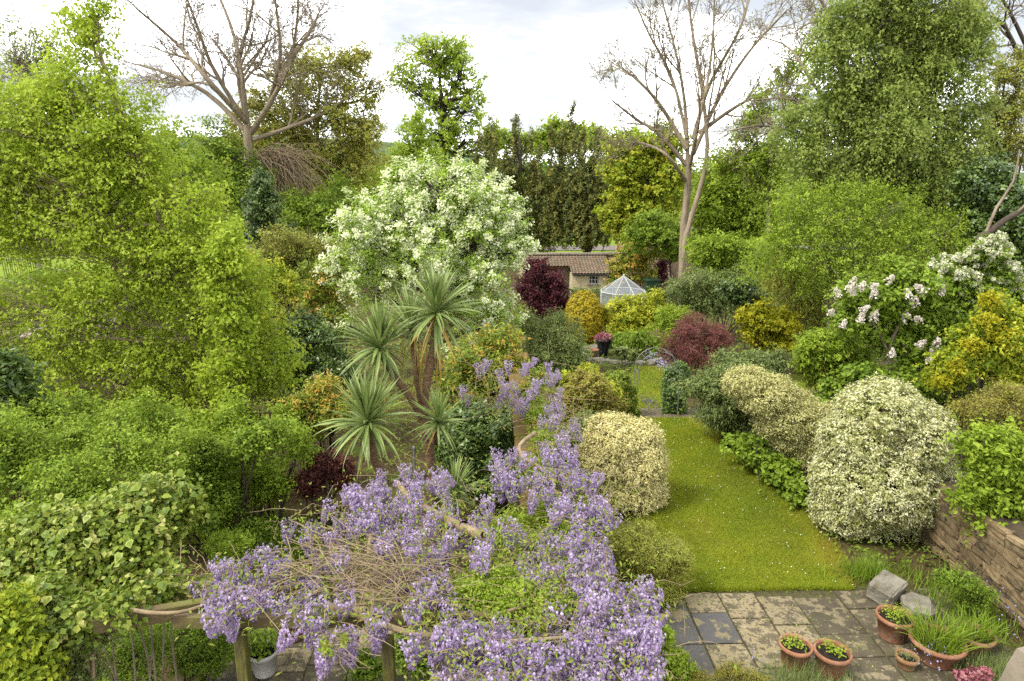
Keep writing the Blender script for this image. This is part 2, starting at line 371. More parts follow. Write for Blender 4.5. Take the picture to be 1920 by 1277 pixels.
M['tile'] = surf('clay_pantile', [(.10, .06, .036), (.165, .105, .064), (.21, .155, .105)], 2.6, bump=.3, coord='World', rough=.9, second=[((.22, .185, .125), 5, .58, .08), ((.13, .11, .07), 1.2, .55, .1)])
M['coping'] = surf('grey_stone_coping', [(.15, .12, .085), (.23, .195, .14)], 3, bump=.4, coord='World')
M['brick'] = surf('brown_rubble_wall', [(.13, .09, .055), (.22, .16, .10)], 5, bump=.6, coord='World')
M['whitep'] = plain('white_paint', (.50, .49, .45), .5)
M['greybin'] = plain('dark_green_plastic', (.030, .065, .035), .45)
M['blackpot'] = plain('black_glaze', (.012, .012, .013), .3, 0, .5)
M['steel'] = plain('galvanised_metal', (.22, .22, .20), .55, .4)
M['iron'] = plain('black_iron', (.02, .02, .02), .5)
M['whitepot'] = surf('white_ceramic', [(.42, .40, .35), (.60, .58, .52)], 5, bump=.1, rough=.5)
M['pathm'] = surf('brown_path', [(.11, .08, .055), (.19, .145, .10)], 7, bump=.5, coord='World')
M['asphalt'] = surf('pale_path', [(.12, .10, .08), (.17, .145, .12)], 3, bump=.2, coord='World')
M['dark_glass'] = plain('dark_window_glass', (.02, .022, .025), .1, 0, .6)
m_, t_, o_ = newmat('greenhouse_glass')
gl = t_.nodes.new('ShaderNodeBsdfPrincipled'); gl.inputs['Base Color'].default_value = (.30, .33, .35, 1); gl.inputs['Roughness'].default_value = .15
gl.inputs['Specular IOR Level'].default_value = .6
tp = t_.nodes.new('ShaderNodeBsdfTransparent'); ms = t_.nodes.new('ShaderNodeMixShader'); ms.inputs[0].default_value = .30
t_.links.new(tp.outputs[0], ms.inputs[1]); t_.links.new(gl.outputs[0], ms.inputs[2]); t_.links.new(ms.outputs[0], o_.inputs[0]); M['glass'] = m_
m_, t_, o_ = newmat('pond_water')
gl = t_.nodes.new('ShaderNodeBsdfPrincipled'); gl.inputs['Base Color'].default_value = (.03, .035, .02, 1); gl.inputs['Roughness'].default_value = .08
wn = t_.nodes.new('ShaderNodeTexNoise'); wn.inputs['Scale'].default_value = 6; bp_ = t_.nodes.new('ShaderNodeBump'); bp_.inputs['Strength'].default_value = .08
t_.links.new(wn.outputs[0], bp_.inputs['Height']); t_.links.new(bp_.outputs[0], gl.inputs['Normal']); t_.links.new(gl.outputs[0], o_.inputs[0]); M['water'] = m_

# ground: soil in the gardens, grass in the park beyond, woodland on the far hill
m_, t_, o_ = newmat('terrain'); N_ = t_.nodes.new; L_ = t_.links.new
g_ = N_('ShaderNodeNewGeometry'); sx = N_('ShaderNodeSeparateXYZ'); L_(g_.outputs['Position'], sx.inputs[0])
n1 = N_('ShaderNodeTexNoise'); n1.inputs['Scale'].default_value = 1.7; n1.inputs['Detail'].default_value = 9; L_(g_.outputs['Position'], n1.inputs[0])
c1 = ramp(t_, [(.32, (.028, .019, .010)), (.5, (.062, .042, .020)), (.62, (.07, .08, .016)), (.75, (.09, .11, .018))], n1.outputs['Fac'])
n2 = N_('ShaderNodeTexNoise'); n2.inputs['Scale'].default_value = .35; n2.inputs['Detail'].default_value = 10; L_(g_.outputs['Position'], n2.inputs[0])
c2 = ramp(t_, [(.3, (.09, .13, .012)), (.7, (.15, .20, .016))], n2.outputs['Fac'])
n3 = N_('ShaderNodeTexNoise'); n3.inputs['Scale'].default_value = .12; n3.inputs['Detail'].default_value = 10; L_(g_.outputs['Position'], n3.inputs[0])
c3 = ramp(t_, [(.35, (.025, .045, .02)), (.65, (.07, .10, .035))], n3.outputs['Fac'])
def mixat(a, b, y0, y1):
    mr = N_('ShaderNodeMapRange'); mr.inputs[1].default_value = y0; mr.inputs[2].default_value = y1; L_(sx.outputs['Y'], mr.inputs[0])
    mm = N_('ShaderNodeMix'); mm.data_type = 'RGBA'; L_(mr.outputs[0], mm.inputs[0]); L_(a, mm.inputs[6]); L_(b, mm.inputs[7]); return mm.outputs[2]
cc = mixat(mixat(c1, c2, 50, 52), c3, 220, 300)
pb = N_('ShaderNodeBsdfPrincipled'); pb.inputs['Roughness'].default_value = 1; pb.inputs['Specular IOR Level'].default_value = .1; L_(cc, pb.inputs['Base Color'])
bn = N_('ShaderNodeTexNoise'); bn.inputs['Scale'].default_value = 14; bn.inputs['Detail'].default_value = 8; L_(g_.outputs['Position'], bn.inputs[0])
bp_ = N_('ShaderNodeBump'); bp_.inputs['Strength'].default_value = .8; bp_.inputs['Distance'].default_value = .05; L_(bn.outputs['Fac'], bp_.inputs['Height']); L_(bp_.outputs[0], pb.inputs['Normal'])
L_(pb.outputs[0], o_.inputs[0]); M['terrain'] = m_

# ---------------------------------------------------------------- ground, lawn, paving
xs = np.concatenate([np.linspace(-500, -30, 12), np.linspace(-24, 24, 33), np.linspace(30, 500, 12)])
ys = np.concatenate([np.linspace(-30, 14, 10), np.linspace(16, 62, 24), np.linspace(70, 330, 16), np.linspace(350, 900, 24)])
X_, Y_ = np.meshgrid(xs, ys); Z_ = np.interp(Y_, _ky, _kz) - .03
far = np.clip((Y_ - 330) / 230, 0, 1)
Z_ = np.where(Y_ > 220, -1 + (Z_ + 1) * (.25 + .75 / (1 + np.exp((X_ + 10) / 40.0))), Z_)
V = np.stack([X_, Y_, Z_], -1).reshape(-1, 3); nx = len(xs)
Fs = [(j * nx + i, j * nx + i + 1, (j + 1) * nx + i + 1, (j + 1) * nx + i) for j in range(len(ys) - 1) for i in range(nx - 1)]
struct(obj('ground', mesh_py('ground', V, Fs, M['terrain'], True)))

def sheet(name, outline, mat, lift=.004, sub=None):
    """flat sheet following the terrain inside an outline of (x, y) points, as strips between left and right edges"""
    V, Fs = [], []
    for (xl, xr, y) in outline:
        for k in range(9): V.append((xl + (xr - xl) * k / 8, y, zt(y) + lift))
    for j in range(len(outline) - 1):
        for k in range(8): Fs.append((j * 9 + k, j * 9 + k + 1, (j + 1) * 9 + k + 1, (j + 1) * 9 + k))
    return struct(obj(name, mesh_py(name, V, Fs, mat, True)))
def edge_rows(pairs):
    r = []
    for (xl, xr, py) in pairs:
        a, b = gnd(xl, py), gnd(xr, py); r.append((a[0], b[0], (a[1] + b[1]) / 2))
    return r
# lawn: ground colour under real blades
M['lawn'] = surf('lawn_turf', [(.10, .125, .010), (.145, .165, .012), (.18, .19, .016)], 2.2, 8, bump=.7, bscale=60, coord='World', rough=1, spec=.1,
                 second=[((.15, .10, .025), 1.1, .60, .09), ((.18, .17, .018), .8, .56, .10)])
rows = edge_rows([(1225, 1602, 1106), (1200, 1592, 1060), (1190, 1540, 980), (1185, 1465, 900), (1180, 1396, 840), (1175, 1338, 800), (1175, 1300, 784)])
LAWN = [(l - .0, r, y) for l, r, y in rows]
ye = np.linspace(LAWN[0][2], LAWN[-1][2], 28)
def interp_rows(R, y):
    yy = [r[2] for r in R]; return float(np.interp(y, yy, [r[0] for r in R])), float(np.interp(y, yy, [r[1] for r in R]))
sheet('lawn', [(interp_rows(LAWN, y)[0], interp_rows(LAWN, y)[1] + .05 * math.sin(y * 3.1), y) for y in ye], M['lawn'], .012)
rows = edge_rows([(1180, 1290, 765), (1185, 1280, 740), (1185, 1270, 715), (1185, 1245, 688)])
LAWN2 = rows
ye2 = np.linspace(rows[0][2], rows[-1][2], 10)
sheet('upper_lawn', [(*interp_rows(rows, y), y) for y in ye2], M['lawn'], .012)
a, b = gnd(1180, 784), gnd(1330, 764)
sheet('garden_path', [(a[0] - .3, b[0] + .3, a[1] - .02), (a[0] - .3, b[0] + .3, b[1] + .02)], M['pathm'], .006)
WX0 = gnd(1755, 1032)[0]
# neighbour's lawn on the left, seen under the birch
p = gnd(230, 850)
sheet('neighbour_lawn', [(-14, -4.6, 9.5), (-14, -5.2, 16)], M['lawn'], .01)

sheet('neighbour_lawn', [(WX0 + .5, WX0 + 14, 4.5), (WX0 + .5, WX0 + 14, 12), (WX0 + .5, WX0 + 14, 20)], M['lawn'], .01)

def blades(name, P, h, w, mat, lean=.45, tone=None, parent=None, curl=0):
    n = len(P); a = rng.uniform(0, 2 * math.pi, n)
    d = np.stack([np.cos(a), np.sin(a), np.zeros(n)], 1); s = np.stack([-np.sin(a), np.cos(a), np.zeros(n)], 1)
    hh = h * rng.uniform(.55, 1.25, n)[:, None]; ln = rng.uniform(0, lean * 2, n)[:, None]
    tip = P + d * hh * ln + np.array([0, 0, 1.]) * hh * np.sqrt(np.maximum(1 - (ln * .7) ** 2, .1))
    if tone is None: tone = rng.beta(2, 2.5, n)
    V = np.stack([P - s * w / 2, P + s * w / 2, tip], 1).reshape(-1, 3)
    me = mesh_np(name, V, np.arange(3 * n), np.full(n, 3), mat, tone)
    return stuff(obj(name, me, parent))
def lownoise(P, sc, seed):
    r = np.random.default_rng(seed); v = np.zeros(len(P))
    for _ in range(7):
        k = r.normal(0, sc, 2); v += np.sin(P[:, 0] * k[0] + P[:, 1] * k[1] + r.uniform(0, 6))
    return v / 4
def lawn_blades(R, n, h, w, name, label):
    y = rng.uniform(R[0][2], R[-1][2], n * 2) if R[0][2] < R[-1][2] else rng.uniform(R[-1][2], R[0][2], n * 2)
    yy = [r[2] for r in R]; xl = np.interp(y, yy, [r[0] for r in R]); xr = np.interp(y, yy, [r[1] for r in R])
    x = rng.uniform(0, 1, n * 2) * (xr - xl + .1) + xl - .05
    P = np.stack([x, y, np.interp(y, _ky, _kz) + .01], 1)[:n]
    nz = lownoise(P, 2.2, 3)
    edge = np.clip(1 - np.abs((x[:n] - xr[:n])) / .55, 0, 1)
    tone = np.clip(rng.beta(2, 3, n) * .5 + .24 * nz + .14 * lownoise(P, 6, 8) + .14 + edge * rng.uniform(.1, .9, n), 0, 1)
    keep = rng.uniform(0, 1, n) > edge * .45
    o = blades(name, P[keep], h, w, M['grass'], .5, tone[keep])
    tag(o, label, 'grass')
    return P
n_ = 5200; fx_ = rng.uniform(LAWN[0][0], LAWN[0][1], n_); Pe = np.stack([fx_, LAWN[0][2] + np.abs(rng.normal(0, .05, n_)) - .025 + .03 * lownoise(np.stack([fx_, fx_], 1), 4, 2), np.full(n_, .005)], 1)
tag(blades('lawn_edge_grass', Pe, .055, .008, M['grass'], .8, np.clip(rng.normal(.4, .25, n_), 0, 1)), 'ragged longer grass along the lawn edge at the patio', 'grass')
P = lawn_blades(LAWN, 170000, .032, .009, 'lawn_grass', 'short mossy yellow green grass of the main lawn')
lawn_blades(LAWN2, 14000, .035, .014, 'lawn_grass', 'short grass of the small lawn beyond the metal arch')
k = P[rng.choice(len(P), 260, replace=False)].copy(); k[:, 2] += .03
tag(leaves('daisies', k, rng.normal(0, .25, k.shape) + [0, 0, 1], rng.normal(0, 1, k.shape), .017, .017, rng.uniform(0, 1, len(k)), M['daisy'], None), 'tiny white daisies scattered over the main lawn', 'daisies')

# paving: every slab its own stone, joints recessed
def paving(name, x0, x1, y0, y1, col_w, seed, z=0.0, dark=None):
    r = np.random.default_rng(seed)
    V, Fs = box(x1 - x0, y1 - y0, .1, 0, ((x0 + x1) / 2, (y0 + y1) / 2, z - .055))
    base = struct(obj(name, mesh_py(name, V, Fs, M['joint'])))
    x = x0
    while x < x1 - .15:
        w = float(r.choice(col_w)); w = min(w, x1 - x)
        y = y1 - float(r.uniform(0, .25))
        first = True
        while y > y0:
            l = float(r.choice([.42, .55, .6, .75, .9])); l = min(l, y - y0)
            if l < .12: break
            cx, cy = x + w / 2, y - l / 2
            mat = dark(cx, cy) if dark else M['slab']
            Vb, Fb = box(w - .022, l - .022, .05, .007)
            Vb = [(a + r.normal(0, .003), b + r.normal(0, .003), c) for a, b, c in Vb]
            o = obj('paving_slab', fixn(mesh_py('paving_slab', Vb, Fb, mat)), base, (cx, cy, z - .012 + r.uniform(-.004, .004)), (r.normal(0, .004), r.normal(0, .004), 0))
            y -= l
        x += w
    return base
PY1 = gnd(1450, 1104)[1]
def slabpick(x, y):
    # slate-blue slabs by the left edge, damp brown ones to the right
    if x < 2.75 and y < PY1 - .62: return M['slab_dark']
    if x < 3.25 and PY1 - 1.15 < y < PY1 - .6 : return M['slab_dark']
    if x > 4.35: return M['slab_brown']
    if y < PY1 - 1.9: return M['slab_brown']
    return M['slab']
paving('patio', 1.95, 6.3, 4.3, PY1, [.5, .6, .62, .68], 5, 0, slabpick)
paving('pergola_paving', -3.3, .3, 4.2, 8.1, [.5, .6, .7], 9, 0, lambda x, y: M['slab_brown'] if random.random() < .5 else M['slab'])

# ---------------------------------------------------------------- walls
def stone_wall(name, label, x, y0, y1, h, thick, face, parts=True, mat='stone', seed=1, rows_h=(.09, .17), len_=(.22, .52)):
    """dry limestone wall along Y at x; each stone of the seen face is a piece of its own"""
    r = np.random.default_rng(seed)
    t = thing(name, label, 'wall', loc=(0, 0, 0))
    V, Fs = box(thick, y1 - y0, h, 0, (x - face * thick / 2, (y0 + y1) / 2, h / 2))
    obj('core', mesh_py('core', V, Fs, M['mortar']), t)
    ms = []
    for k in range(8):
        import bmesh
        bm = bmesh.new(); bmesh.ops.create_cube(bm, size=1)
        bmesh.ops.subdivide_edges(bm, edges=bm.edges, cuts=2, use_grid_fill=True)
        for v in bm.verts:
            p = np.array(v.co); q = p / np.linalg.norm(p) * .62
            e = np.abs(p) > .49
            p = p * (.88) + q * .12 + r.normal(0, .024, 3)
            v.co = Vector(p * 1.02)
        me = bpy.data.meshes.new('stone'); bm.to_mesh(me); bm.free(); me.materials.append(M[mat]); ms.append(me)
    z = .0
    while z < h - .03:
        rh = min(float(r.uniform(*rows_h)), h - z); y = y0 + float(r.uniform(-.2, 0))
        while y < y1:
            l = float(r.uniform(*len_)); 
            o = obj('stone', ms[r.integers(8)], t, (x + face * r.uniform(-.01, .03), y + l / 2, z + rh / 2), (r.normal(0, .03) , r.normal(0, .03), r.normal(0, .03)), (.14, l - .012, rh - .012))
            y += l
        z += rh
    return t
WX = gnd(1755, 1032)[0]
rw = stone_wall('garden_wall', 'honey coloured dry stone garden wall along the right border', WX, 5.2, 13.5, 1.06, .35, -1, seed=3)
mw = thing('boundary_wall', 'mossy orange brown stone wall running between the two gardens under the wisteria', 'wall')
V, Fs = box(.30, 9.2, 1.85, 0, (.52, 9.2, .925)); obj('core', mesh_py('core', V, Fs, M['mortar']), mw)
y = 4.6
while y < 13.6:
    l = random.uniform(.38, .62); Vb, Fb = box(.44, l - .015, .12, .03)
    Vb = [(a + random.gauss(0, .008), b + random.gauss(0, .006), c + random.gauss(0, .008)) for a, b, c in Vb]
    obj('coping_stone', fixn(mesh_py('coping_stone', Vb, Fb, M['mosstone'])), mw, (.52, y + l / 2, 1.91), (random.gauss(0, .02), random.gauss(0, .03), random.gauss(0, .03))); y += l
rs = np.random.default_rng(12); z = 0.4
while z < 1.8:
    rh = rs.uniform(.12, .2); y = 4.6
    while y < 13.6:
        l = rs.uniform(.3, .55)
        Vb, Fb = box(.1, l - .02, rh - .02, .02)
        obj('stone', fixn(mesh_py('stone', Vb, Fb, M['stone'])), mw, (.69, y + l / 2, z + rh / 2), (0, 0, rs.normal(0, .03))); y += l
    z += rh

# ---------------------------------------------------------------- stone outbuilding at the garden's end
YB = 44.0; GB = zt(YB) - .05
bx0, bx1 = at(978, 500, YB)[0], at(1143, 500, YB)[0]; bmid = at(1072, 520, YB)[0]
ez = at(1100, 513, YB)[2]; ez2 = at(1050, 497, YB)[2]; YR = 46.6; rz_ = at(1060, 481, YR)[2]
hb = thing('outbuilding', 'low cream stone outbuilding with clay tile roof and small white window', 'building', loc=((bx0 + bx1) / 2, YB, GB))
def hpart(name, V, Fs, mat, par=None):
    V = [(v[0] - (bx0 + bx1) / 2, v[1] - YB, v[2] - GB) for v in V]
    return obj(name, fixn(mesh_py(name, V, Fs, mat)), par or hb)
# wall with a window opening, and pier, lintel, floor of the open bay
wl, wr = at(1104, 520, YB)[0], at(1123, 520, YB)[0]; wz1 = at(1110, 517, YB)[2]; wz0 = at(1110, 533, YB)[2]
def wallpiece(name, xa, xb, za, zb, ya=YB, th=.3):
    V, Fs = box(xb - xa, th, zb - za, 0, ((xa + xb) / 2, ya + th / 2, (za + zb) / 2)); return hpart(name, V, Fs, M['render'])
def ring(xa, xb, za, zb, wl, wr, w0, w1, y):
    """one wall sheet with a hole"""
    V = []; Fs = []
    for yy in (y, y + .3):
        V += [(xa, yy, za), (xb, yy, za), (xb, yy, zb), (xa, yy, zb), (wl, yy, w0), (wr, yy, w0), (wr, yy, w1), (wl, yy, w1)]
    for o in (0, 8):
        Fs += [(o, o + 1, o + 5, o + 4), (o + 1, o + 2, o + 6, o + 5), (o + 2, o + 3, o + 7, o + 6), (o + 3, o, o + 4, o + 7)]
    Fs += [(4, 5, 13, 12), (5, 6, 14, 13), (6, 7, 15, 14), (7, 4, 12, 15), (0, 1, 9, 8), (1, 2, 10, 9), (2, 3, 11, 10), (3, 0, 8, 11)]
    return V, Fs
V, Fs = ring(bmid, bx1, GB, ez, wl, wr, wz0, wz1, YB); hpart('wall', V, Fs, M['render'])
wallpiece('back_wall', bx0, bx1, GB, rz_ - .12, YR - .05)
V, Fs = box(.28, YR - YB - .4, ez - GB - .1, 0, (bmid + .14, (YB + YR) / 2 + .15, GB + (ez - GB) / 2)); hpart('side_wall', V, Fs, M['render'])
V, Fs = box(.28, YR - YB - .4, ez2 - GB - .3, 0, (bx0 + .14, (YB + YR) / 2 + .3, GB + (ez2 - GB) / 2 - .1)); hpart('side_wall', V, Fs, M['render'])
win = hpart('window', *box(wr - wl, .02, wz1 - wz0, 0, ((wl + wr) / 2, YB + .16, (wz0 + wz1) / 2)), M['dark_glass'])
for k in range(4):
    xx = wl + (wr - wl) * (k + 0) / 3
    o = hpart('glazing_bar', *box(.045 if 0 < k < 3 else .08, .05, wz1 - wz0, 0, (min(max(xx, wl + .04), wr - .04), YB + .12, (wz0 + wz1) / 2)), M['whitep'], win)
for k in range(3):
    zz = wz0 + (wz1 - wz0) * k / 2
    hpart('glazing_bar', *box(wr - wl, .045, .07 if k != 1 else .045, 0, ((wl + wr) / 2, YB + .115, min(max(zz, wz0 + .03), wz1 - .03))), M['whitep'], win)
hpart('window_sill', *box(wr - wl + .16, .12, .07, 0, ((wl + wr) / 2, YB - .03, wz0 - .035)), M['coping'])
hpart('lintel', *box(wr - wl + .25, .06, .14, 0, ((wl + wr) / 2, YB - .012, wz1 + .07)), M['coping'])
# pantiles: wavy courses, each course stepped over the one below
def tiles(name, xa, xb, ya, za, yb, zb, par, mat, cw=.2, ncourse=11):
    V, Fs = [], []; nxx = int((xb - xa) / cw) * 4
    L = np.array([0, yb - ya, zb - za]); nrm = unit(np.array([0, -(zb - za), yb - ya]))
    for c in range(ncourse):
        o = len(V); t0, t1 = c / ncourse, (c + 1.25) / ncourse
        jit = rng.normal(0, .008, nxx + 1)
        for (t, lift) in ((t0, .055), (min(t1, 1.0), .01)):
            for i in range(nxx + 1):
                x = xa + (xb - xa) * i / nxx
                w = .032 * math.sin(2 * math.pi * (i / 4.0)) + .012 * math.sin(4 * math.pi * (i / 4.0) + .6)
                q = np.array([x, ya, za]) + L * (t - (jit[i // 4] if lift > .03 else 0)) + nrm * (lift + w)
                V.append(tuple(q))
        for i in range(nxx): Fs.append((o + i, o + i + 1, o + nxx + 2 + i, o + nxx + 1 + i))
        o2 = len(V)
        for i in range(nxx + 1):
            q = np.array(V[o + i]) - nrm * .035; V.append(tuple(q))
        for i in range(nxx): Fs.append((o + i, o2 + i, o2 + i + 1, o + i + 1))
    V = [(v[0] - (bx0 + bx1) / 2, v[1] - YB, v[2] - GB) for v in V] if par is hb or par.parent is hb else V
    return stuff(obj(name, mesh_py(name, V, Fs, mat, False), par))
def slopez(y): return ez + .05 + (rz_ - ez) * (y - YB + .15) / (YR - YB + .15)
roof = hpart('roof', [(bmid - .02, YB - .15, ez), (bx1 + .12, YB - .15, ez), (bx1 + .12, YR, rz_), (bx0 - .1, YR, rz_), (bx0 - .1, YB + .95, slopez(YB + .95) - .05), (bmid - .02, YB + .95, slopez(YB + .95) - .05)], [(0, 1, 2, 3, 4, 5)], M['darkwood'])
tiles('pantiles', bmid - .05, bx1 + .15, YB - .2, ez + .02, YR, rz_ + .03, roof, M['tile'], .2, 9)
tiles('pantiles', bx0 - .1, bmid - .06, YB + .9, slopez(YB + .9), YR, rz_ + .03, roof, M['tile'], .2, 6)
hpart('gutter', *box(bx1 - bmid, .09, .08, .02, ((bx1 + bmid) / 2, YB - .2, ez - .05)), M['iron'])
hpart('downpipe', *box(.07, .07, ez - GB, .02, (bx1 - .06, YB - .06, (ez + GB) / 2)), M['iron'])
# the wall behind it with its coping, and a brown lean-to further right
ew = thing('end_wall', 'long stone wall with grey coping behind the tiled outbuilding', 'wall', loc=(5, YR + .4, zt(47)))
wx0, wx1 = at(940, 475, YR)[0], at(1330, 475, YR)[0]; cz = at(1060, 475, YR + .4)[2]
V, Fs = box(wx1 - wx0, .35, cz - zt(47) + .3, 0, ((wx0 + wx1) / 2 - 5, .1, (cz - zt(47)) / 2 - .15)); obj('wall', mesh_py('wall', V, Fs, M['brick']), ew)
x = wx0
while x < wx1 - .1:
    l = min(random.uniform(.7, 1.1), wx1 - x); Vb, Fb = box(l - .02, .55, .14, .03)
    obj('coping_stone', fixn(mesh_py('coping_stone', Vb, Fb, M['coping'])), ew, (x + l / 2 - 5, .0, cz - zt(47) - .02 + random.gauss(0, .012))); x += l
lt = thing('lean_to', 'brown tiled lean-to roof half hidden by foliage right of the outbuilding', 'building', loc=(0, 0, 0))
lx0, lx1 = at(1150, 500, YB + .6)[0], at(1262, 500, YB + .6)[0]
V, Fs = box(lx1 - lx0, .25, 1.5, 0, ((lx0 + lx1) / 2, YB + .9, GB + .75)); obj('wall', mesh_py('wall', V, Fs, M['brick']), lt)
tiles('pantiles', lx0, lx1, YB + .5, GB + 1.45, YR + .1, rz_ - .1, lt, M['tile'], .2, 8)
V, Fs = box(lx1 - lx0, YR - YB - .7, .05, 0, (0, 0, 0)); obj('roof', mesh_py('roof', V, Fs, M['darkwood']), lt, ((lx0 + lx1) / 2, (YB + YR) / 2 + .3, (GB + 1.4 + rz_ - .15) / 2), (math.atan2(rz_ - .1 - GB - 1.45, YR - YB - .4), 0, 0))

# ---------------------------------------------------------------- octagonal greenhouse
gp = at(1168, 560, 33.0); gz = zt(33.0); GR = 1.18; gtop = at(1168, 517, 33)[2]; gev = at(1168, 549, 33)[2] + .08
gh = thing('greenhouse', 'small octagonal glass greenhouse with white frame and pointed roof', 'greenhouse', loc=(gp[0], 33.0, gz))
oc = [(GR * math.cos(math.pi * (i + .35) / 4), GR * math.sin(math.pi * (i + .35) / 4)) for i in range(8)]
he, ht = gev - gz, gtop - gz
for i in range(8):
    (xa, ya), (xb, yb) = oc[i], oc[(i + 1) % 8]
    obj('roof_pane', mesh_py('roof_pane', [(xa, ya, he), (xb, yb, he), (0, 0, ht)], [(0, 1, 2)], M['glass']), gh)
    obj('wall_pane', mesh_py('wall_pane', [(xa, ya, .3), (xb, yb, .3), (xb, yb, he), (xa, ya, he)], [(0, 1, 2, 3)], M['glass']), gh)
    tubes('rafter', [([(xa, ya, he), (0, 0, ht)], .02)], M['whitep'], gh, 6)
    tubes('corner_post', [([(xa, ya, 0), (xa, ya, he)], .032)], M['whitep'], gh, 6)
    tubes('eaves_rail', [([(xa, ya, he), (xb, yb, he)], .026)], M['whitep'], gh, 6)
    tubes('base_rail', [([(xa, ya, .3), (xb, yb, .3)], .03)], M['whitep'], gh, 6)
lathe('finial', [(.0, .09), (.05, .06), (.06, 0), (.03, -.03)], M['whitep'], gh, 12, (0, 0, ht))

# ---------------------------------------------------------------- garden arch, bench, pond, urn
ap = at(1236, 700, 15.2); az = zt(15.2)
ar = thing('garden_arch', 'thin grey metal hoop arch over the grass path between two hedges', 'arch', loc=(ap[0], 15.2, az))
AW, AH = .50, at(1240, 660, 15.2)[2] - az
for s, yo in enumerate((0.0, .42)):
    th = np.linspace(0, math.pi, 15)
    pts = [(-AW, yo, 0), (-AW, yo, AH - AW)] + [(-AW * math.cos(t), yo, AH - AW + AW * math.sin(t)) for t in th[1:-1]] + [(AW, yo, AH - AW), (AW, yo, 0)]
    tubes('hoop', [(pts, .009)], M['steel'], ar, 6)
for k in range(9):
    t = math.pi * k / 8; tubes('crossbar', [([(-AW * math.cos(t), 0, AH - AW + AW * math.sin(t)), (-AW * math.cos(t), .42, AH - AW + AW * math.sin(t))], .005)], M['steel'], ar, 5)
for s in (-1, 1):
    for k in range(4): tubes('crossbar', [([(s * AW, 0, .2 + k * .3), (s * AW, .42, .2 + k * .3)], .005)], M['steel'], ar, 5)

bp = gnd(1222, 668); 
bn_ = thing('garden_bench', 'slatted pale wooden bench beside the pond left of the red maple', 'bench', loc=(bp[0], bp[1], bp[2]), rz=math.radians(28))
for k in range(4): box_obj('seat_slat', 1.0, .08, .025, M['benchwood'], bn_, (0, -.18 + k * .105, .43), bev=.006)
for k in range(3): box_obj('back_slat', 1.0, .022, .075, M['benchwood'], bn_, (0, .24 + k * .03, .56 + k * .115), (math.radians(-14), 0, 0), .006)
for s in (-1, 1):
    box_obj('leg', .06, .06, .62, M['benchwood'], bn_, (s * .46, -.2, .31), bev=.006)
    box_obj('leg', .06, .06, .92, M['benchwood'], bn_, (s * .46, .25, .46), (math.radians(-8), 0, 0), .006)
    box_obj('armrest', .07, .52, .03, M['benchwood'], bn_, (s * .46, .02, .635), bev=.006)
# pond with stone edging
pc = gnd(1178, 672); pz = pc[2] + .05
n = 26; V = [(pc[0] + 1.7 * math.cos(a) * (1 + .1 * math.sin(3 * a)), pc[1] + .3 + 1.25 * math.sin(a), pz) for a in np.linspace(0, 2 * math.pi, n, endpoint=False)]
pond = struct(obj('pond', mesh_py('pond', V, [tuple(range(n))], M['water'])))
for i in range(n):
    x, y, z = V[i]
    rock('edging_stone', M['rock'], pond, (x, y, z + .02), (random.uniform(.3, .5), random.uniform(.25, .4), random.uniform(.14, .22)), 100 + i, (0, 0, random.uniform(0, 3)), .15, .6, 2)
up = at(1131, 655, pc[1] + .3); uz = up[2] - .33
ur = thing('urn_planter', 'tall black planter filled with pink flowers beside the pond', 'planter', loc=(up[0], pc[1] + .3, uz))
lathe('plinth', [(.0, 0), (.28, 0), (.28, .10), (.0, .10)], M['rock'], ur, 8, smooth=False)
lathe('pot', [(.0, .10), (.15, .10), (.19, .35), (.27, .66), (.30, .68), (.30, .72), (.25, .72), (.24, .66), (0, .64)], M['blackpot'], ur)
k = 420; a = rng.uniform(0, 6.28, k); r = .36 * np.sqrt(rng.uniform(0, 1, k)); Pk = np.stack([r * np.cos(a), r * np.sin(a), .74 + .16 * (1 - (r / .36) ** 2) + rng.normal(0, .03, k)], 1)
leaves('flowers', Pk, rng.normal(0, .6, Pk.shape) + [0, 0, 1], rng.normal(0, 1, Pk.shape), .07, .06, rng.uniform(0, 1, k), M['pink_fl'], ur)
tp_ = at(1113, 660, pc[1] - .2)
t = thing('terracotta_pot', 'small terracotta pot left of the black planter by the pond', 'flower pot', loc=(tp_[0], pc[1] - .2, tp_[2] - .2))
lathe('pot', [(0, 0), (.12, 0), (.17, .26), (.19, .26), (.19, .30), (.15, .30), (.14, .24), (0, .24)], M['terra'], t, 20)
bb = at(1222, 534, 38)
t = thing('compost_bin', 'dark green plastic wheeled bin beside the greenhouse', 'bin', loc=(bb[0], 38, zt(38)))
hbn = bb[2] - zt(38) + .25
V = [(-.30, -.30, 0), (.30, -.30, 0), (.30, .30, 0), (-.30, .30, 0), (-.40, -.40, hbn), (.40, -.40, hbn), (.40, .40, hbn), (-.40, .40, hbn)]
obj('body', mesh_py('body', V, [(0, 1, 5, 4), (1, 2, 6, 5), (2, 3, 7, 6), (3, 0, 4, 7), (3, 2, 1, 0)], M['greybin']), t)
box_obj('lid', .92, .92, .11, M['greybin'], t, (0, 0, hbn + .055), bev=.03)
for s in (-1, 1): lathe('wheel', [(0, -.04), (.12, -.04), (.12, .04), (0, .04)], M['iron'], t, 14, (s * .3, .36, .12)).rotation_euler = (0, math.pi / 2, 0)

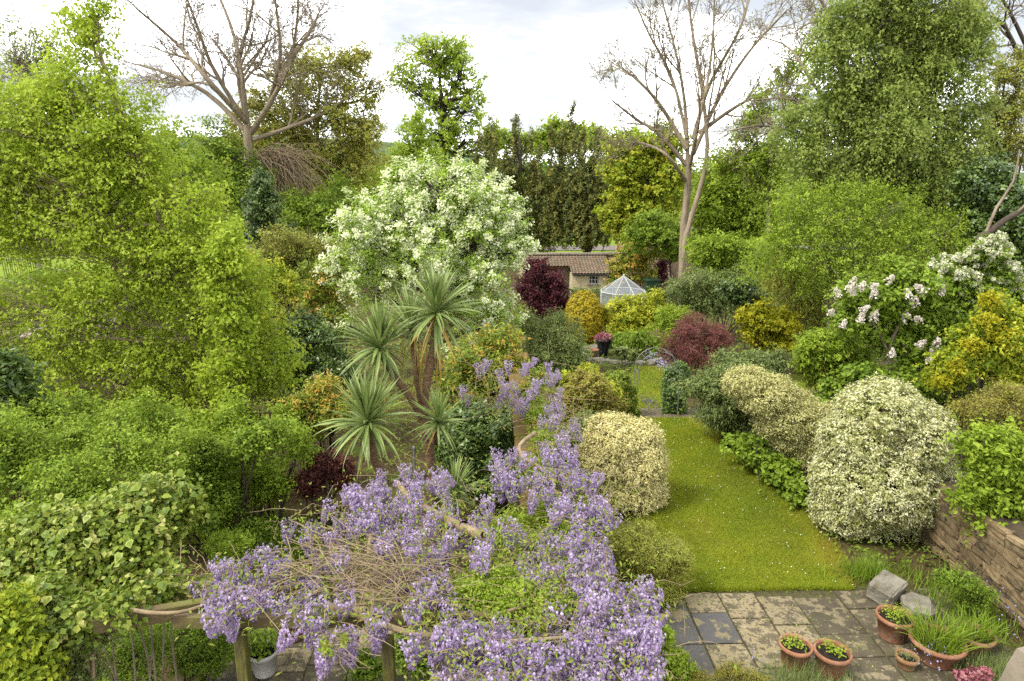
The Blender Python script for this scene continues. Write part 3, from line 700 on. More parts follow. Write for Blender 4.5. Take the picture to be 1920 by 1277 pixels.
# park beyond: pale path, low kerb wall, black railing on the left
pa = at(1150, 447, 70); 
sheet('park_path', [(-6, 40, 72), (-6, 40, 76)], M['asphalt'], .03)
sheet('park_path', [(18, 60, 92), (18, 60, 95)], M['asphalt'], .03)
t = thing('iron_railing', 'black iron railing in the far garden at the left edge', 'railing', loc=(0, 0, 0))
ra, rb = at(5, 495, 32), at(66, 495, 32); zb = zt(32)
for k in range(15):
    f = k / 14; x = ra[0] + (rb[0] - ra[0]) * f; zz = at(30, 484, 32)[2]
    tubes('bar', [([(x, 32, zb), (x, 32, zz)], [.014, .014])], M['iron'], t, 5)
for z in (at(30, 487, 32)[2], zb + .15): tubes('rail', [([(ra[0] - .3, 32, z), (rb[0] + .3, 32, z)], .018)], M['iron'], t, 5)
lp = at(775, 880, 8.3)
t = thing('metal_pole', 'slim grey metal pole standing behind the wisteria by the cordylines', 'pole', loc=(lp[0], 8.3, 0))
tubes('shaft', [([(0, 0, 0), (.02, 0, at(778, 840, 8.3)[2])], .016)], M['steel'], t, 8)
lathe('cap', [(0, .03), (.022, .02), (.022, -.01)], M['steel'], t, 10, (.02, 0, at(778, 840, 8.3)[2]))
# small roof glimpsed through the birch
rp = at(152, 598, 17)
t = thing('shed', 'small shed with pinkish grey tiled roof glimpsed through the left birch', 'shed', loc=(rp[0], 17, zt(17)))
hh = rp[2] - zt(17)
box_obj('wall', 1.7, 1.3, hh - .25, M['darkwood'], t, (0, .2, (hh - .25) / 2), bev=.01)
V, Fs = box(2.1, 1.9, .06, .01); obj('roof', fixn(mesh_py('roof', V, Fs, surf('pinkish_roof_felt', [(.24, .19, .17), (.36, .29, .27)], 8, bump=.6))), t, (0, .1, hh), (math.radians(18), 0, 0))
# dark trellis
tp_ = at(545, 805, 11.6)
t = thing('trellis', 'dark brown square wooden trellis panel behind the shrubs left of the cordylines', 'trellis', loc=(tp_[0], 11.6, 0))
for k in range(9): box_obj('slat', .03, .018, 1.0, M['darkwood'], t, (-.7 + k * .175, 0, tp_[2] - .1), bev=.003)
for k in range(6): box_obj('slat', 1.5, .018, .03, M['darkwood'], t, (0, -.02, tp_[2] - .52 + k * .17), bev=.003)
for s in (-1, 1): box_obj('post', .07, .07, tp_[2] + .5, M['darkwood'], t, (s * .76, .0, (tp_[2] + .5) / 2), bev=.005)

# ---------------------------------------------------------------- plant generators
def noise_dir(D, seed, f=3.0):
    r = np.random.default_rng(seed); v = np.zeros(len(D))
    for _ in range(6): v += np.sin(D @ r.normal(0, f, 3) + r.uniform(0, 6))
    return v / 3.5
def lobes_of(px, Y, ydep=.85):
    """photo-pixel ellipses at distance Y -> ellipsoids (centre, radii) in metres"""
    L = []
    for q in px:
        dy = q[4] if len(q) > 4 else 0.0
        c = at(q[0], q[1], Y + dy); m = mpp(Y + dy, c[2])
        rx, rzz = q[2] * m, q[3] * m
        L.append((c, np.array([rx, (rx * .6 + rzz * .4) * ydep, rzz])))
    return L
def sublobes(L, n, size, seed):
    """break every big lobe into uneven smaller boughs around its surface"""
    r = np.random.default_rng(seed); out, par = [], []
    for i, (c, q) in enumerate(L):
        out.append((c, q * .72)); par.append(i)
        for k in range(n):
            d = unit(r.normal(0, 1, 3)); s = r.uniform(*size); e = r.uniform(.5, 1.0)
            out.append((c + d * q * e, q * s * r.uniform(.75, 1.25, 3))); par.append(i)
    return out, par
def clumps(L, n, shell=4.0, seed=0, bump=.2, minz=None, sub=8, size=(.22, .55)):
    r = np.random.default_rng(seed); par = None
    if sub: L, par = sublobes(L, sub, size, seed + 77)
    w = np.array([np.prod(rad) ** (2 / 3) for _, rad in L]); w /= w.sum()
    k = r.choice(len(L), n, p=w); D = unit(r.normal(0, 1, (n, 3)))
    cen = np.array([c for c, _ in L])[k]; rad = np.array([q for _, q in L])[k]
    rr = r.uniform(0, 1, n) ** (1 / shell) * (1 + bump * noise_dir(D + cen * .37, seed))
    P = cen + D * rad * rr[:, None]; O = unit(D / rad)
    # thin out what lies deep inside another lobe
    deep = np.zeros(n, bool)
    for i, (c, q) in enumerate(L):
        d = np.linalg.norm((P - c) / q, axis=1); deep |= (d < .55) & (k != i)
    keep = ~deep | (r.uniform(0, 1, n) < .25)
    if minz is not None: keep &= P[:, 2] > minz + r.uniform(0, .1, n)
    if par is not None: k = np.array(par)[k]
    return P[keep], O[keep], k[keep]
def scatter(P, O, per, spread, seed, up=.5, outw=.6, rnd=.5, droop=.3, flat=.7, tone_c=.35, tone_m=.5, tone_s=.16, spray=2.4, axis=.35, perp=.5, sagk=.3):
    """leaves set along short shoots: every clump is one spray with its own direction, length and tone"""
    r = np.random.default_rng(seed); n = len(P)
    idx = np.repeat(np.arange(n), per); m = len(idx)
    A = unit(O * .8 + np.array([0, 0, axis]) + r.normal(0, .42, (n, 3)))
    ln = spread * spray * r.uniform(.55, 1.5, n) * np.where(r.uniform(0, 1, n) < .08, 1.9, 1.0)
    t = r.uniform(-.5, .6, m)
    off = A[idx] * (t * ln[idx])[:, None] + r.normal(0, 1, (m, 3)) * spread * perp * np.array([1, 1, flat]) * (1.15 - .9 * np.abs(t))[:, None]
    off[:, 2] -= sagk * ln[idx] * np.clip(t, 0, 1) ** 2 * 1.6
    Q = P[idx] + off
    Nn = O[idx] * outw + np.array([0, 0, up]) + r.normal(0, rnd, (m, 3))
    T = r.normal(0, .5, (m, 3)) + O[idx] * .3 + A[idx] * .4 + np.array([0, 0, -droop])
    ct = r.normal(0, 1, n) * tone_c * .5
    tone = np.clip(tone_m + ct[idx] + .12 * t + r.normal(0, tone_s, m), 0, 1)
    ends = P + A * (ln * .5)[:, None]; ends[:, 2] -= sagk * ln * .4
    return Q, Nn, T, tone, ends
def twigs(name, L, P, k, hub, n, rad, mat, parent, seed, sides=3, sag=.0, jit=.05, ends=None):
    r = np.random.default_rng(seed); pol = []
    sel = r.choice(len(P), min(n, len(P)), replace=False)
    for i in sel:
        c, q = L[k[i]]; a = hub[k[i]] if hub is not None else c
        st = a + (c - a) * r.uniform(.2, 1.0)
        d = np.linalg.norm(P[i] - st); pts = curve(st, P[i], 4, sag * d, jit * d)
        if ends is not None: pts = np.concatenate([pts, ends[i][None]])
        pol.append((pts, np.linspace(rad, rad * .3, len(pts))))
    return stuff(tubes(name, pol, mat, parent, sides))
SEED = [100]
def plant(name, label, cat, px, Y, mat, leaf, ratio, n, per, spread, shell=4.0, bump=.2, base=None, stems=3, stem_r=.02, stem_mat='barkd', tw=80, tw_r=.006,
          group=None, up=.5, outw=.6, rnd=.5, droop=.3, tone_c=.35, tone_m=.5, tone_s=.16, ydep=.85, foliage='foliage', flat=.7, to_ground=True, tw_mat=None, lsd=.2, sub=8, size=(.22, .55), spray=2.4, axis=.35, perp=.5, sagk=.3):
    """shrub: foliage of separate leaf faces through the lobes' volume, stems from the ground, twigs to the clumps"""
    SEED[0] += 1; sd = SEED[0]; L = lobes_of(px, Y, ydep)
    cx = np.mean([c[0] for c, _ in L]); gz_ = zt(Y) if base is None else base
    t = thing(name, label, cat, group, (float(cx), Y, gz_)); org = np.array([cx, Y, gz_])
    P, O, k = clumps(L, n, shell, sd, bump, gz_ + .02, sub, size)
    Q, Nn, T, tone, ends = scatter(P, O, per, spread, sd + 1, up, outw, rnd, droop, flat, tone_c, tone_m, tone_s, spray, axis, perp, sagk)
    r = np.random.default_rng(sd); ls = leaf * r.uniform(1 - lsd * 1.5, 1 + lsd * 1.5, len(Q))
    leaves(foliage, Q - org, Nn, T, ls, ls * ratio, tone, M[mat], t, tri=leaf / mpp(Y) < 8.5)
    L0 = [(c - org, q) for c, q in L]
    if stems:
        pol = []
        for c, q in L0:
            for s in range(stems):
                b = np.array([c[0] * .4 + r.normal(0, .12), c[1] * .4 + r.normal(0, .12), -.05])
                pol.append((curve(b, c + r.normal(0, .25, 3) * q, 5, 0, .03), np.linspace(stem_r, stem_r * .5, 5)))
        stuff(tubes('stems', pol, M[stem_mat], t, 5))
    if tw and len(P): twigs('twigs', L0, P - org, k, None, tw, tw_r, M[tw_mat or stem_mat], t, sd + 3, ends=ends - org)
    return t, L, P, O, k, org
def tree(name, label, px, Y, mat, leaf, ratio, n, per, spread, trunk, tr=.15, bark='bark', shell=4.0, bump=.22, tw=250, tw_r=.02, limb_r=.06, group=None,
         up=.5, outw=.6, rnd=.5, droop=.3, tone_c=.35, tone_m=.5, tone_s=.16, ydep=.85, flat=.7, cat='tree', trunkY=None, lsd=.2, jit=.05, sag=0.0, sub=9, size=(.2, .52), spray=2.4, axis=.35, perp=.5, sagk=.3):
    """tree: trunk through photo points, limbs to every lobe, twigs to clumps, crown of leaf faces"""
    SEED[0] += 1; sd = SEED[0]; L = lobes_of(px, Y, ydep); r = np.random.default_rng(sd)
    tp = [at(x, y, trunkY or Y) for x, y in trunk]; b = tp[0].copy(); b[2] = zt(b[1]) - .1
    org = b.copy(); pts = [b] + [p for p in tp if p[2] > b[2] + .3]
    path = smooth_path(pts, 14)
    t = thing(name, label, cat, group, tuple(org))
    tubes('trunk', [(path - org, np.linspace(tr, tr * .15, 14))], M[bark], t, 9)
    P, O, k = clumps(L, n, shell, sd, bump, org[2] + .3, sub, size)
    Q, Nn, T, tone, ends = scatter(P, O, per, spread, sd + 1, up, outw, rnd, droop, flat, tone_c, tone_m, tone_s, spray, axis, perp, sagk)
    ls = leaf * r.uniform(1 - lsd * 1.5, 1 + lsd * 1.5, len(Q))
    leaves('crown', Q - org, Nn, T, ls, ls * ratio, tone, M[mat], t, tri=leaf / mpp(Y) < 8.5)
    hub, pol = [], []
    for c, q in L:
        j = int(np.argmin(np.linalg.norm(path - (c - np.array([0, 0, q[2] * .8 + .2 * np.linalg.norm(c[:2] - path[0][:2])])), axis=1)))
        hub.append(path[j] - org); d = np.linalg.norm(c - path[j])
        rr = min(limb_r, tr * (1 - .65 * j / 13))
        pol.append((curve(path[j] - org, c - org, 7, -.06 * d, .03 * d), np.linspace(rr, rr * .35, 7)))
    stuff(tubes('limbs', pol, M[bark], t, 6))
    if tw: twigs('twigs', [(c - org, q) for c, q in L], P - org, k, hub, tw, tw_r, M[bark], t, sd + 3, jit=jit, sag=sag, ends=ends - org)
    return t, L, P, O, k, org

def grow(out, tips, p, d, length, r0, level, cfg, r):
    n = (5, 5, 4, 3, 3)[min(level, 4)]
    pts = [np.array(p)]; d = unit(np.array(d, float)); step = length / (n - 1)
    for i in range(n - 1):
        d = unit(d + r.normal(0, cfg['wig'], 3) + np.array([0, 0, cfg['trop'][min(level, len(cfg['trop']) - 1)]])); pts.append(pts[-1] + d * step)
    pts = np.array(pts); rad = np.linspace(r0, max(r0 * .45, cfg['rmin']), n); out.append((pts, rad)); spawn(out, tips, pts, rad, length, level, cfg, r)
def spawn(out, tips, pts, rad, length, level, cfg, r):
    if level >= cfg['max']: tips.append((pts[-1], pts[-1] - pts[-2])); return
    nchild = cfg['n'][level]
    for c in range(nchild):
        f = r.uniform(cfg['from'], 1.0) if c < nchild - 1 else 1.0
        q = f * (len(pts) - 1); i = min(int(q), len(pts) - 2); pos = pts[i] + (pts[i + 1] - pts[i]) * (q - i); dr = unit(pts[i + 1] - pts[i])
        side = r.normal(0, 1, 3); side = unit(side - dr * (side @ dr))
        ang = math.radians(r.uniform(*cfg['ang'])) if c < nchild - 1 else math.radians(12)
        grow(out, tips, pos, dr * math.cos(ang) + side * math.sin(ang), length * r.uniform(*cfg['ratio']), max(np.interp(q, range(len(rad)), rad) * .6, cfg['rmin']), level + 1, cfg, r)
def bare_tree(name, label, Y, trunk, limbs, tr, cfg, bark, seed, leafn=0, leaf=.1, leafmat_=None, spread=.3, lr=.12, trunkY=None):
    r = np.random.default_rng(seed)
    tp = [at(x, y, Y) for x, y in trunk]; b = tp[0].copy(); b[2] = zt(Y) - .1; org = b.copy()
    t = thing(name, label, 'tree', None, tuple(org))
    path = smooth_path([b] + [p for p in tp if p[2] > b[2] + .3], 12)
    tubes('trunk', [(path - org, np.linspace(tr, tr * .55, 12))], M[bark], t, 10)
    out, tips = [], []
    for li, lm in enumerate(limbs):
        dy = np.cumsum(r.normal(0, cfg.get('depth', 1.5), len(lm))); dy -= dy[0]
        pts = smooth_path([at(x, y, Y + e) for (x, y), e in zip(lm, dy)], 9)
        length = np.sum(np.linalg.norm(np.diff(pts, axis=0), axis=1))
        rr = lr * r.uniform(.8, 1.1); rad = np.linspace(rr, rr * .3, 9); out.append((pts, rad))
        spawn(out, tips, pts, rad, length * cfg.get('first', .6), 0, cfg, r)
    nl = len(limbs); big = [o for o in out if o[1][0] > cfg['rmin'] * 2.2]; small = [o for o in out if o[1][0] <= cfg['rmin'] * 2.2]
    stuff(tubes('branches', [(p - org, q) for p, q in big], M[bark], t, 5))
    if small: stuff(tubes('twigs', [(p - org, q) for p, q in small], M['bark'], t, 3))
    if leafn:
        tp_ = np.array([q[0] for q in tips]); tp_ = tp_[r.choice(len(tp_), leafn)]
        Q = tp_ + r.normal(0, spread, tp_.shape); n = len(Q)
        leaves('crown', Q - org, r.normal(0, .6, (n, 3)) + [0, 0, .6], r.normal(0, 1, (n, 3)), leaf * r.uniform(.6, 1.3, n), leaf * .6, np.clip(r.normal(.5, .25, n), 0, 1), M[leafmat_], t)
    return t
#@@

# ---------------------------------------------------------------- trees far to near
# wood along the skyline, one mass
q_ = np.random.default_rng(61); Lw = []
for i_ in range(70):
    x_ = -120 + i_ * 3.6 + q_.normal(0, 1); rr_ = q_.uniform(2.6, 4.6); top_ = at(960 + x_ * 11, 292 + q_.normal(0, 9), 112)[2]
    Lw.append((np.array([x_, 112 + q_.normal(0, 5), top_ - rr_]), np.array([rr_, rr_, rr_ * q_.uniform(.9, 1.4)]))); Lw.append((np.array([x_, 109 + q_.normal(0, 3), top_ - rr_ * 2.2]), np.array([rr_ * 1.2, rr_, rr_ * 1.6])))
Pw, Ow, _k = clumps(Lw, 5200, 4, 62, .3, -1.5); Qw, Nw, Tw, tw_, _e = scatter(Pw, Ow, 12, .8, 63, tone_c=.7, tone_m=.4)
tag(leaves('distant_woodland', Qw, Nw, Tw, .75 * q_.uniform(.6, 1.3, len(Qw)), .5, tw_, M['mid'], None, tri=True), 'distant green woodland along the skyline beyond the park', 'woodland')
tree('lime_tree', 'tall bright green lime tree with open crown rising in the park behind the white blossom', [(820, 105, 68, 40), (775, 165, 45, 45), (872, 140, 45, 55), (830, 185, 70, 55), (752, 148, 30, 20), (890, 195, 32, 45), (815, 250, 65, 45), (872, 262, 60, 40), (905, 160, 16, 14), (800, 90, 40, 25), (850, 90, 40, 25), (920, 255, 30, 30)], 85, 'lime', .34, .75, 640, 22, .5,
     [(835, 460), (832, 300), (828, 200), (822, 110)], .55, 'barkd', shell=4, bump=.3, tw=420, tw_r=.07, limb_r=.28, tone_m=.55)
tree('park_tree', 'rounded tree top peeping over the dark yews', [(1050, 232, 34, 24), (1022, 258, 28, 20), (1066, 262, 55, 26), (1085, 240, 18, 14)], 95, 'lime', .38, .75, 260, 24, .6, [(1050, 400), (1050, 240)], .5, 'barkd', tw=120, tw_r=.06, limb_r=.2, tone_m=.5)
tree('park_tree', 'low pale green trees along the skyline left of the yews', [(930, 260, 35, 22), (970, 262, 35, 15), (1010, 275, 35, 20)], 96, 'lime', .36, .75, 240, 24, .7, [(950, 400), (950, 265)], .4, 'barkd', tw=80, tw_r=.06, limb_r=.2, tone_m=.4)
tree('young_lime', 'dense rounded bright green tree directly behind the white blossom tree', [(772, 262, 38, 48), (775, 310, 55, 60), (745, 345, 60, 50), (800, 350, 55, 50), (700, 380, 60, 50)], 68, 'fresh', .26, .7, 900, 26, .42, [(770, 470), (770, 270)], .3, 'barkd', tw=60, tw_r=.04, limb_r=.15, tone_m=.55, tone_c=.4)
tree('park_tree', 'pale green tree right of the yews, behind the tan trunk', [(1150, 275, 50, 35), (1120, 255, 25, 22), (1190, 285, 40, 40), (1165, 310, 60, 45)], 72, 'lime', .28, .7, 560, 24, .5, [(1160, 450), (1155, 280)], .3, 'barkd', tw=100, tw_r=.05, limb_r=.15)
def yew(label, spires, Y, trunk, n, seed):
    """yew: many upright pointed spires, foliage in up-swept sprays on each spire's cone"""
    r = np.random.default_rng(seed); tp = [at(x, y, Y) for x, y in trunk]; b = tp[0].copy(); b[2] = zt(Y) - .1
    t = thing('yew_tree', label, 'tree', 'dark yews behind the outbuilding', tuple(b))
    path = smooth_path([b] + [q for q in tp if q[2] > b[2] + .3], 10); tubes('trunk', [(path - b, np.linspace(.42, .15, 10))], M['barkd'], t, 9)
    wts = np.array([(s[2] - s[1]) * s[3] for s in spires], float); wts /= wts.sum(); Ps, Os, pol = [], [], []
    for (x, yt, yb, w, dy), wt in zip(spires, wts):
        m = int(n * wt); top, bot = at(x, yt, Y + dy), at(x, yb, Y + dy); hgt = top[2] - bot[2]; R = w * mpp(Y)
        f = r.uniform(0, 1, m) ** 1.25; a = r.uniform(0, 6.283, m); rad = R * (1 - f) ** .75 * r.uniform(.75, 1.05, m) * (1 + .22 * np.sin(a * 3 + f * 14 + x)) + .05
        o = np.stack([np.cos(a), np.sin(a), np.full(m, .45)], 1); Ps.append(np.stack([bot[0] + rad * np.cos(a), Y + dy + rad * np.sin(a) * .8, bot[2] + f * hgt], 1)); Os.append(unit(o))
        pol.append((curve(path[2] - b, np.array([bot[0], Y + dy, bot[2] + hgt * .8]) - b, 6, 0, .1), np.linspace(.16, .03, 6)))
    P, O = np.concatenate(Ps), np.concatenate(Os); stuff(tubes('limbs', pol, M['barkd'], t, 6))
    Q, Nn, T, tone, _e = scatter(P, O, 20, .26, seed, .3, .8, .45, -.3, 1.2, .6, .42, .18, 4.2, 1.8, .36, .1)
    leaves('crown', Q - b, Nn, T, .36 * r.uniform(.6, 1.3, len(Q)), .10, tone, M['yew'], t, tri=True)
def plumes(x0, x1, n, ytops, yb, seed):
    r = np.random.default_rng(seed); S_ = []
    for i in range(n):
        x = x0 + (x1 - x0) * (i + .5) / n + r.normal(0, 3); S_.append((x, float(np.interp(i / max(n - 1, 1), np.linspace(0, 1, len(ytops)), ytops)) + r.normal(0, 17), yb + r.normal(0, 8), r.uniform(10, 18), r.normal(0, .9)))
        S_.append((x + r.normal(0, 6), r.uniform(300, 350), yb + 12, r.uniform(16, 26), -1.6 + r.normal(0, .4)))
    return S_
yew('leftmost dark yew, narrow and half hidden by white blossom', plumes(882, 935, 6, [282, 252, 246], 450, 1), 60, [(915, 470), (915, 270)], 800, 801)
yew('middle dark yew of the row with pointed spires', plumes(940, 1016, 8, [262, 236, 244, 272], 465, 2), 62, [(975, 475), (975, 260)], 1250, 802)
yew('right dark yew with a thick bare trunk showing above the tiled roof', plumes(1020, 1142, 12, [282, 252, 240, 248, 262, 292], 440, 3), 61, [(1101, 470), (1101, 420), (1085, 260)], 1700, 803)
tree('maple_tree', 'yellow tinged light green maple left of the tall tan trunk', [(1190, 315, 50, 42), (1235, 365, 60, 50), (1168, 375, 42, 45), (1255, 305, 45, 45), (1215, 415, 55, 35), (1150, 330, 25, 25), (1180, 430, 40, 25), (1250, 440, 40, 25), (1155, 410, 25, 30), (1200, 270, 40, 30), (1250, 260, 35, 30), (1160, 290, 30, 30)], 48, 'maple', .2, .75, 2100, 20, .30, [(1230, 480), (1225, 340)], .18, 'bark', tw=150, tw_r=.03, limb_r=.09, tone_m=.5, tone_c=.4)
tree('park_tree', 'mid green trees filling the park right of the tall tan trunk', [(1345, 345, 60, 50), (1400, 320, 70, 55), (1335, 390, 45, 35), (1420, 380, 70, 50), (1470, 330, 60, 70), (1340, 430, 30, 25), (1425, 430, 60, 35), (1380, 395, 50, 40), (1310, 400, 30, 40)], 52, 'fresh', .22, .7, 1700, 22, .4, [(1375, 470), (1380, 350)], .3, 'barkd', tw=120, tw_r=.04, limb_r=.14, tone_m=.4)
tree('beech_tree', 'olive brown broad tree beside the great bare tree', [(600, 120, 75, 45), (690, 270, 40, 60), (700, 170, 24, 36), (440, 290, 60, 50), (480, 220, 50, 40), (590, 340, 80, 50), (550, 190, 90, 70), (650, 190, 60, 70), (620, 270, 90, 65), (530, 290, 95, 70), (690, 230, 28, 45), (660, 110, 40, 25), (650, 330, 60, 60), (560, 110, 40, 30)], 58, 'tanolive', .24, .65, 3400, 18, .40, [(600, 480), (595, 300), (600, 140)], .35, 'bark_ash', tw=260, tw_r=.03, limb_r=.15, tone_m=.62, tone_c=.4, shell=3.2, bump=.3, up=.8, rnd=.4)
tree('thicket_tree', 'dull green thicket under the great bare tree', [(415, 275, 45, 40), (400, 340, 60, 55), (460, 350, 60, 50), (620, 390, 70, 60), (580, 410, 70, 60), (680, 420, 50, 50)], 50, 'mid', .2, .65, 1300, 20, .4, [(500, 500), (480, 320)], .2, 'barkd', tw=220, tw_r=.03, limb_r=.1, tone_m=.4, tone_c=.5)
PC = dict(wig=.16, trop=[.10, .08, .05, .0], max=4, n=[8, 6, 5, 3], ratio=(.40, .66), ang=(22, 58), rmin=.016, depth=1.6, first=.55)
PC['from'] = .2
bare_tree('bare_tree', 'huge leafless grey brown tree with spreading limbs against the sky on the left', 54, [(472, 520), (468, 330), (464, 235)],
    [[(464, 250), (395, 180), (320, 140), (262, 122)], [(462, 230), (390, 150), (330, 80), (255, 15)], [(462, 225), (450, 120), (430, 40), (395, -40)], [(466, 240), (445, 130), (470, 30), (480, -50)],
     [(470, 250), (520, 170), (550, 90), (560, 0)], [(475, 262), (545, 238), (620, 205), (690, 150)], [(500, 205), (525, 110), (520, 30), (510, -50)], [(462, 232), (400, 130), (370, 50), (340, -30)], [(540, 120), (580, 60), (600, 20)]],
    .55, PC, 'bark_ash', 41, 1500, .16, 'brownleaf', .25, .22)
# dry hanging twigs below its fork
hub = at(500, 290, 52); pol = []
for i in range(420):
    e = at(random.gauss(545, 42), random.gauss(370, 42), 52 + random.gauss(0, 1.2)); a = hub + np.array([random.gauss(.6, .9), random.gauss(0, .5), random.gauss(0, .25)])
    pol.append((curve(a, e, 6, random.uniform(.1, .9), .12), np.linspace(.026, .012, 6)))
tw_ = thing('dry_creeper', 'dead straw coloured creeper hanging below the fork of the great bare tree', 'creeper', loc=tuple(hub))
stuff(tubes('stems', [(p - hub, r) for p, r in pol], M['twig'], tw_, 3))
plant('ivy_conifer', 'dark glossy green conifer shaped evergreen below the hanging straw creeper', 'tree', [(490, 345, 22, 28), (490, 395, 40, 45), (488, 440, 50, 35)], 42, 'dark', .16, .6, 800, 22, .22, tone_c=.5, droop=.7)
plant('holm_oak', 'big olive grey evergreen between the left birch and the white blossom tree', 'tree', [(570, 470, 75, 50), (540, 530, 80, 60), (610, 500, 60, 60), (590, 560, 70, 50), (490, 500, 60, 40)], 29, 'olive', .11, .5, 1700, 22, .2, tone_m=.35, tone_c=.5, stem_r=.06, tw=200, tw_r=.015)
# left side
tree('far_birch', 'thin grey green birch top behind the left birch at the picture edge', [(30, 110, 70, 60), (85, 170, 70, 60), (20, 200, 60, 70), (90, 90, 30, 40)], 24, 'birch_r', .10, .7, 420, 12, .25, [(60, 400), (50, 100)], .12, 'bark', shell=2.5, tw=400, tw_r=.014, limb_r=.05, tone_m=.55)
tree('background_tree', 'leafy green tree filling the gap behind the left birch', [(330, 280, 55, 60), (270, 320, 90, 90), (140, 330, 130, 100), (20, 330, 110, 100), (370, 350, 60, 70), (330, 420, 110, 70), (150, 430, 150, 60)], 34, 'fresh', .16, .7, 1900, 22, .33, [(240, 500), (240, 330)], .25, 'barkd', tw=120, tw_r=.02, limb_r=.1, tone_m=.35, tone_c=.4)
plant('weeping_shrub', 'grey twigged weeping shrub at the left edge beyond the birch', 'shrub', [(60, 545, 90, 45), (20, 570, 60, 50), (110, 570, 50, 40)], 19, 'mid', .08, .5, 900, 20, .13, tw=300, tw_r=.008, stem_mat='bark', droop=1.0, tone_m=.35)
plant('hedge', 'tall mixed hedge glimpsed through the left birch', 'hedge', [(-20, 560, 80, 60), (60, 610, 80, 60), (150, 620, 80, 60), (240, 600, 80, 60), (330, 600, 70, 60), (20, 680, 90, 50), (200, 690, 100, 50), (110, 540, 60, 50), (400, 640, 60, 60)], 17.5, 'mid', .10, .6, 1500, 17, .17, tone_m=.45, tone_c=.7)
plant('gold_spray_shrub', 'small patch of golden leaves behind the left birch', 'shrub', [(148, 535, 20, 22), (160, 560, 30, 25), (270, 470, 25, 20)], 18, 'gold', .08, .5, 160, 20, .09)
plant('creamy_shrub', 'yellow green shrub with cream flowering top at the right edge of the left birch', 'shrub', [(440, 500, 70, 35), (485, 535, 60, 45), (500, 600, 60, 60)], 17, 'ylgreen', .09, .55, 700, 22, .13, tone_m=.5, tone_c=.5)
plant('green_shrub', 'dark green shrub low between birch and white blossom tree', 'shrub', [(580, 640, 60, 60), (530, 690, 70, 60), (620, 690, 60, 50)], 17, 'dark', .09, .55, 1000, 22, .14, tone_m=.6)
plant('photinia', 'orange tipped photinia left of the white blossom tree', 'shrub', [(590, 540, 40, 45), (570, 600, 45, 50), (620, 590, 40, 60), (600, 520, 25, 40)], 20, 'photinia', .10, .45, 520, 20, .14, tone_m=.55, tone_c=.5)
tree('birch_tree', 'big yellow green birch filling the left of the picture', [(160, 60, 48, 75), (120, 150, 90, 70), (215, 190, 70, 75), (60, 240, 110, 85), (170, 260, 110, 70), (270, 300, 85, 75), (120, 350, 150, 75), (320, 380, 95, 70), (230, 420, 130, 70), (60, 440, 120, 80),
     (390, 460, 85, 70), (290, 500, 110, 65), (450, 545, 75, 65), (370, 570, 100, 65), (200, 560, 120, 70), (80, 590, 110, 70), (480, 650, 75, 65), (390, 680, 95, 60), (270, 660, 110, 60), (130, 690, 120, 60), (520, 700, 45, 45), (330, 740, 110, 50), (100, 780, 120, 55), (250, 800, 110, 45), (430, 800, 75, 45), (-40, 760, 100, 60), (120, 800, 90, 50, -2.6), (255, 815, 85, 45, -2.4), (390, 815, 65, 45, -2), (20, 790, 80, 50, -2.6), (330, 860, 60, 35, -2.6), (-70, 330, 110, 120), (-80, 560, 120, 120), (190, 10, 25, 40)],
     12.6, 'birch', .061, .8, 9600, 18, .16, [(412, 900), (395, 760), (330, 520), (290, 380), (215, 180), (165, 30)], .11, 'barkb', shell=2.8, bump=.3, tw=1700, tw_r=.007, limb_r=.035, up=.5, rnd=.6, droop=.7, tone_m=.58, tone_c=.34, spray=4.4, perp=.34, axis=.45, sagk=.5, ydep=.7, lsd=.18, jit=.04)
tree('slender_birch', 'slim second birch rising right of the big left birch', [(440, 600, 45, 90), (430, 700, 50, 70), (415, 500, 40, 70)], 12.0, 'birch', .07, .8, 700, 16, .16, [(428, 905), (428, 780), (425, 640), (410, 470)], .055, 'barkb', tw=160, tw_r=.007, limb_r=.02, droop=.7)
# white blossom tree
ct, cL, cP, cO, ck, corg = tree('crab_apple_tree', 'round crab apple tree covered with white blossom in the middle of the picture', [(830, 345, 85, 45), (720, 390, 80, 45), (790, 400, 120, 60), (900, 370, 70, 55), (860, 440, 120, 60), (690, 450, 75, 60), (940, 420, 55, 60), (650, 480, 42, 50), (770, 490, 130, 60), (900, 510, 80, 60), (700, 540, 80, 50), (950, 490, 40, 50), (640, 600, 40, 25), (870, 580, 80, 50), (930, 590, 50, 40), (880, 320, 40, 22), (780, 325, 40, 20), (670, 385, 35, 22), (985, 455, 28, 18), (960, 380, 20, 18), (900, 650, 60, 40)],
     19.5, 'apple', .085, .55, 2100, 20, .16, [(815, 760), (815, 600), (812, 450), (825, 340)], .16, 'barkd', shell=4.5, bump=.28, tw=380, tw_r=.014, limb_r=.07, tone_m=.5, up=.6)
r = np.random.default_rng(77); wgt = np.clip((cP[:, 2] - .4) / 3.4, .12, 1) * np.clip(.55 - cO[:, 1] * .5, .2, 1); wgt /= wgt.sum()
sel = r.choice(len(cP), 800, replace=False, p=wgt); Pb = cP[sel] + cO[sel] * .10; Ob = cO[sel]
Q, Nn, T, tone, _e = scatter(Pb, Ob, 42, .12, 78, .6, .9, .4, .0, .8, .2, .55, .25, 3.2, .4, .6, .3)
leaves('blossom', Q - corg, Nn, T, .070 * r.uniform(.6, 1.3, len(Q)), .066, tone, M['blossom'], ct)

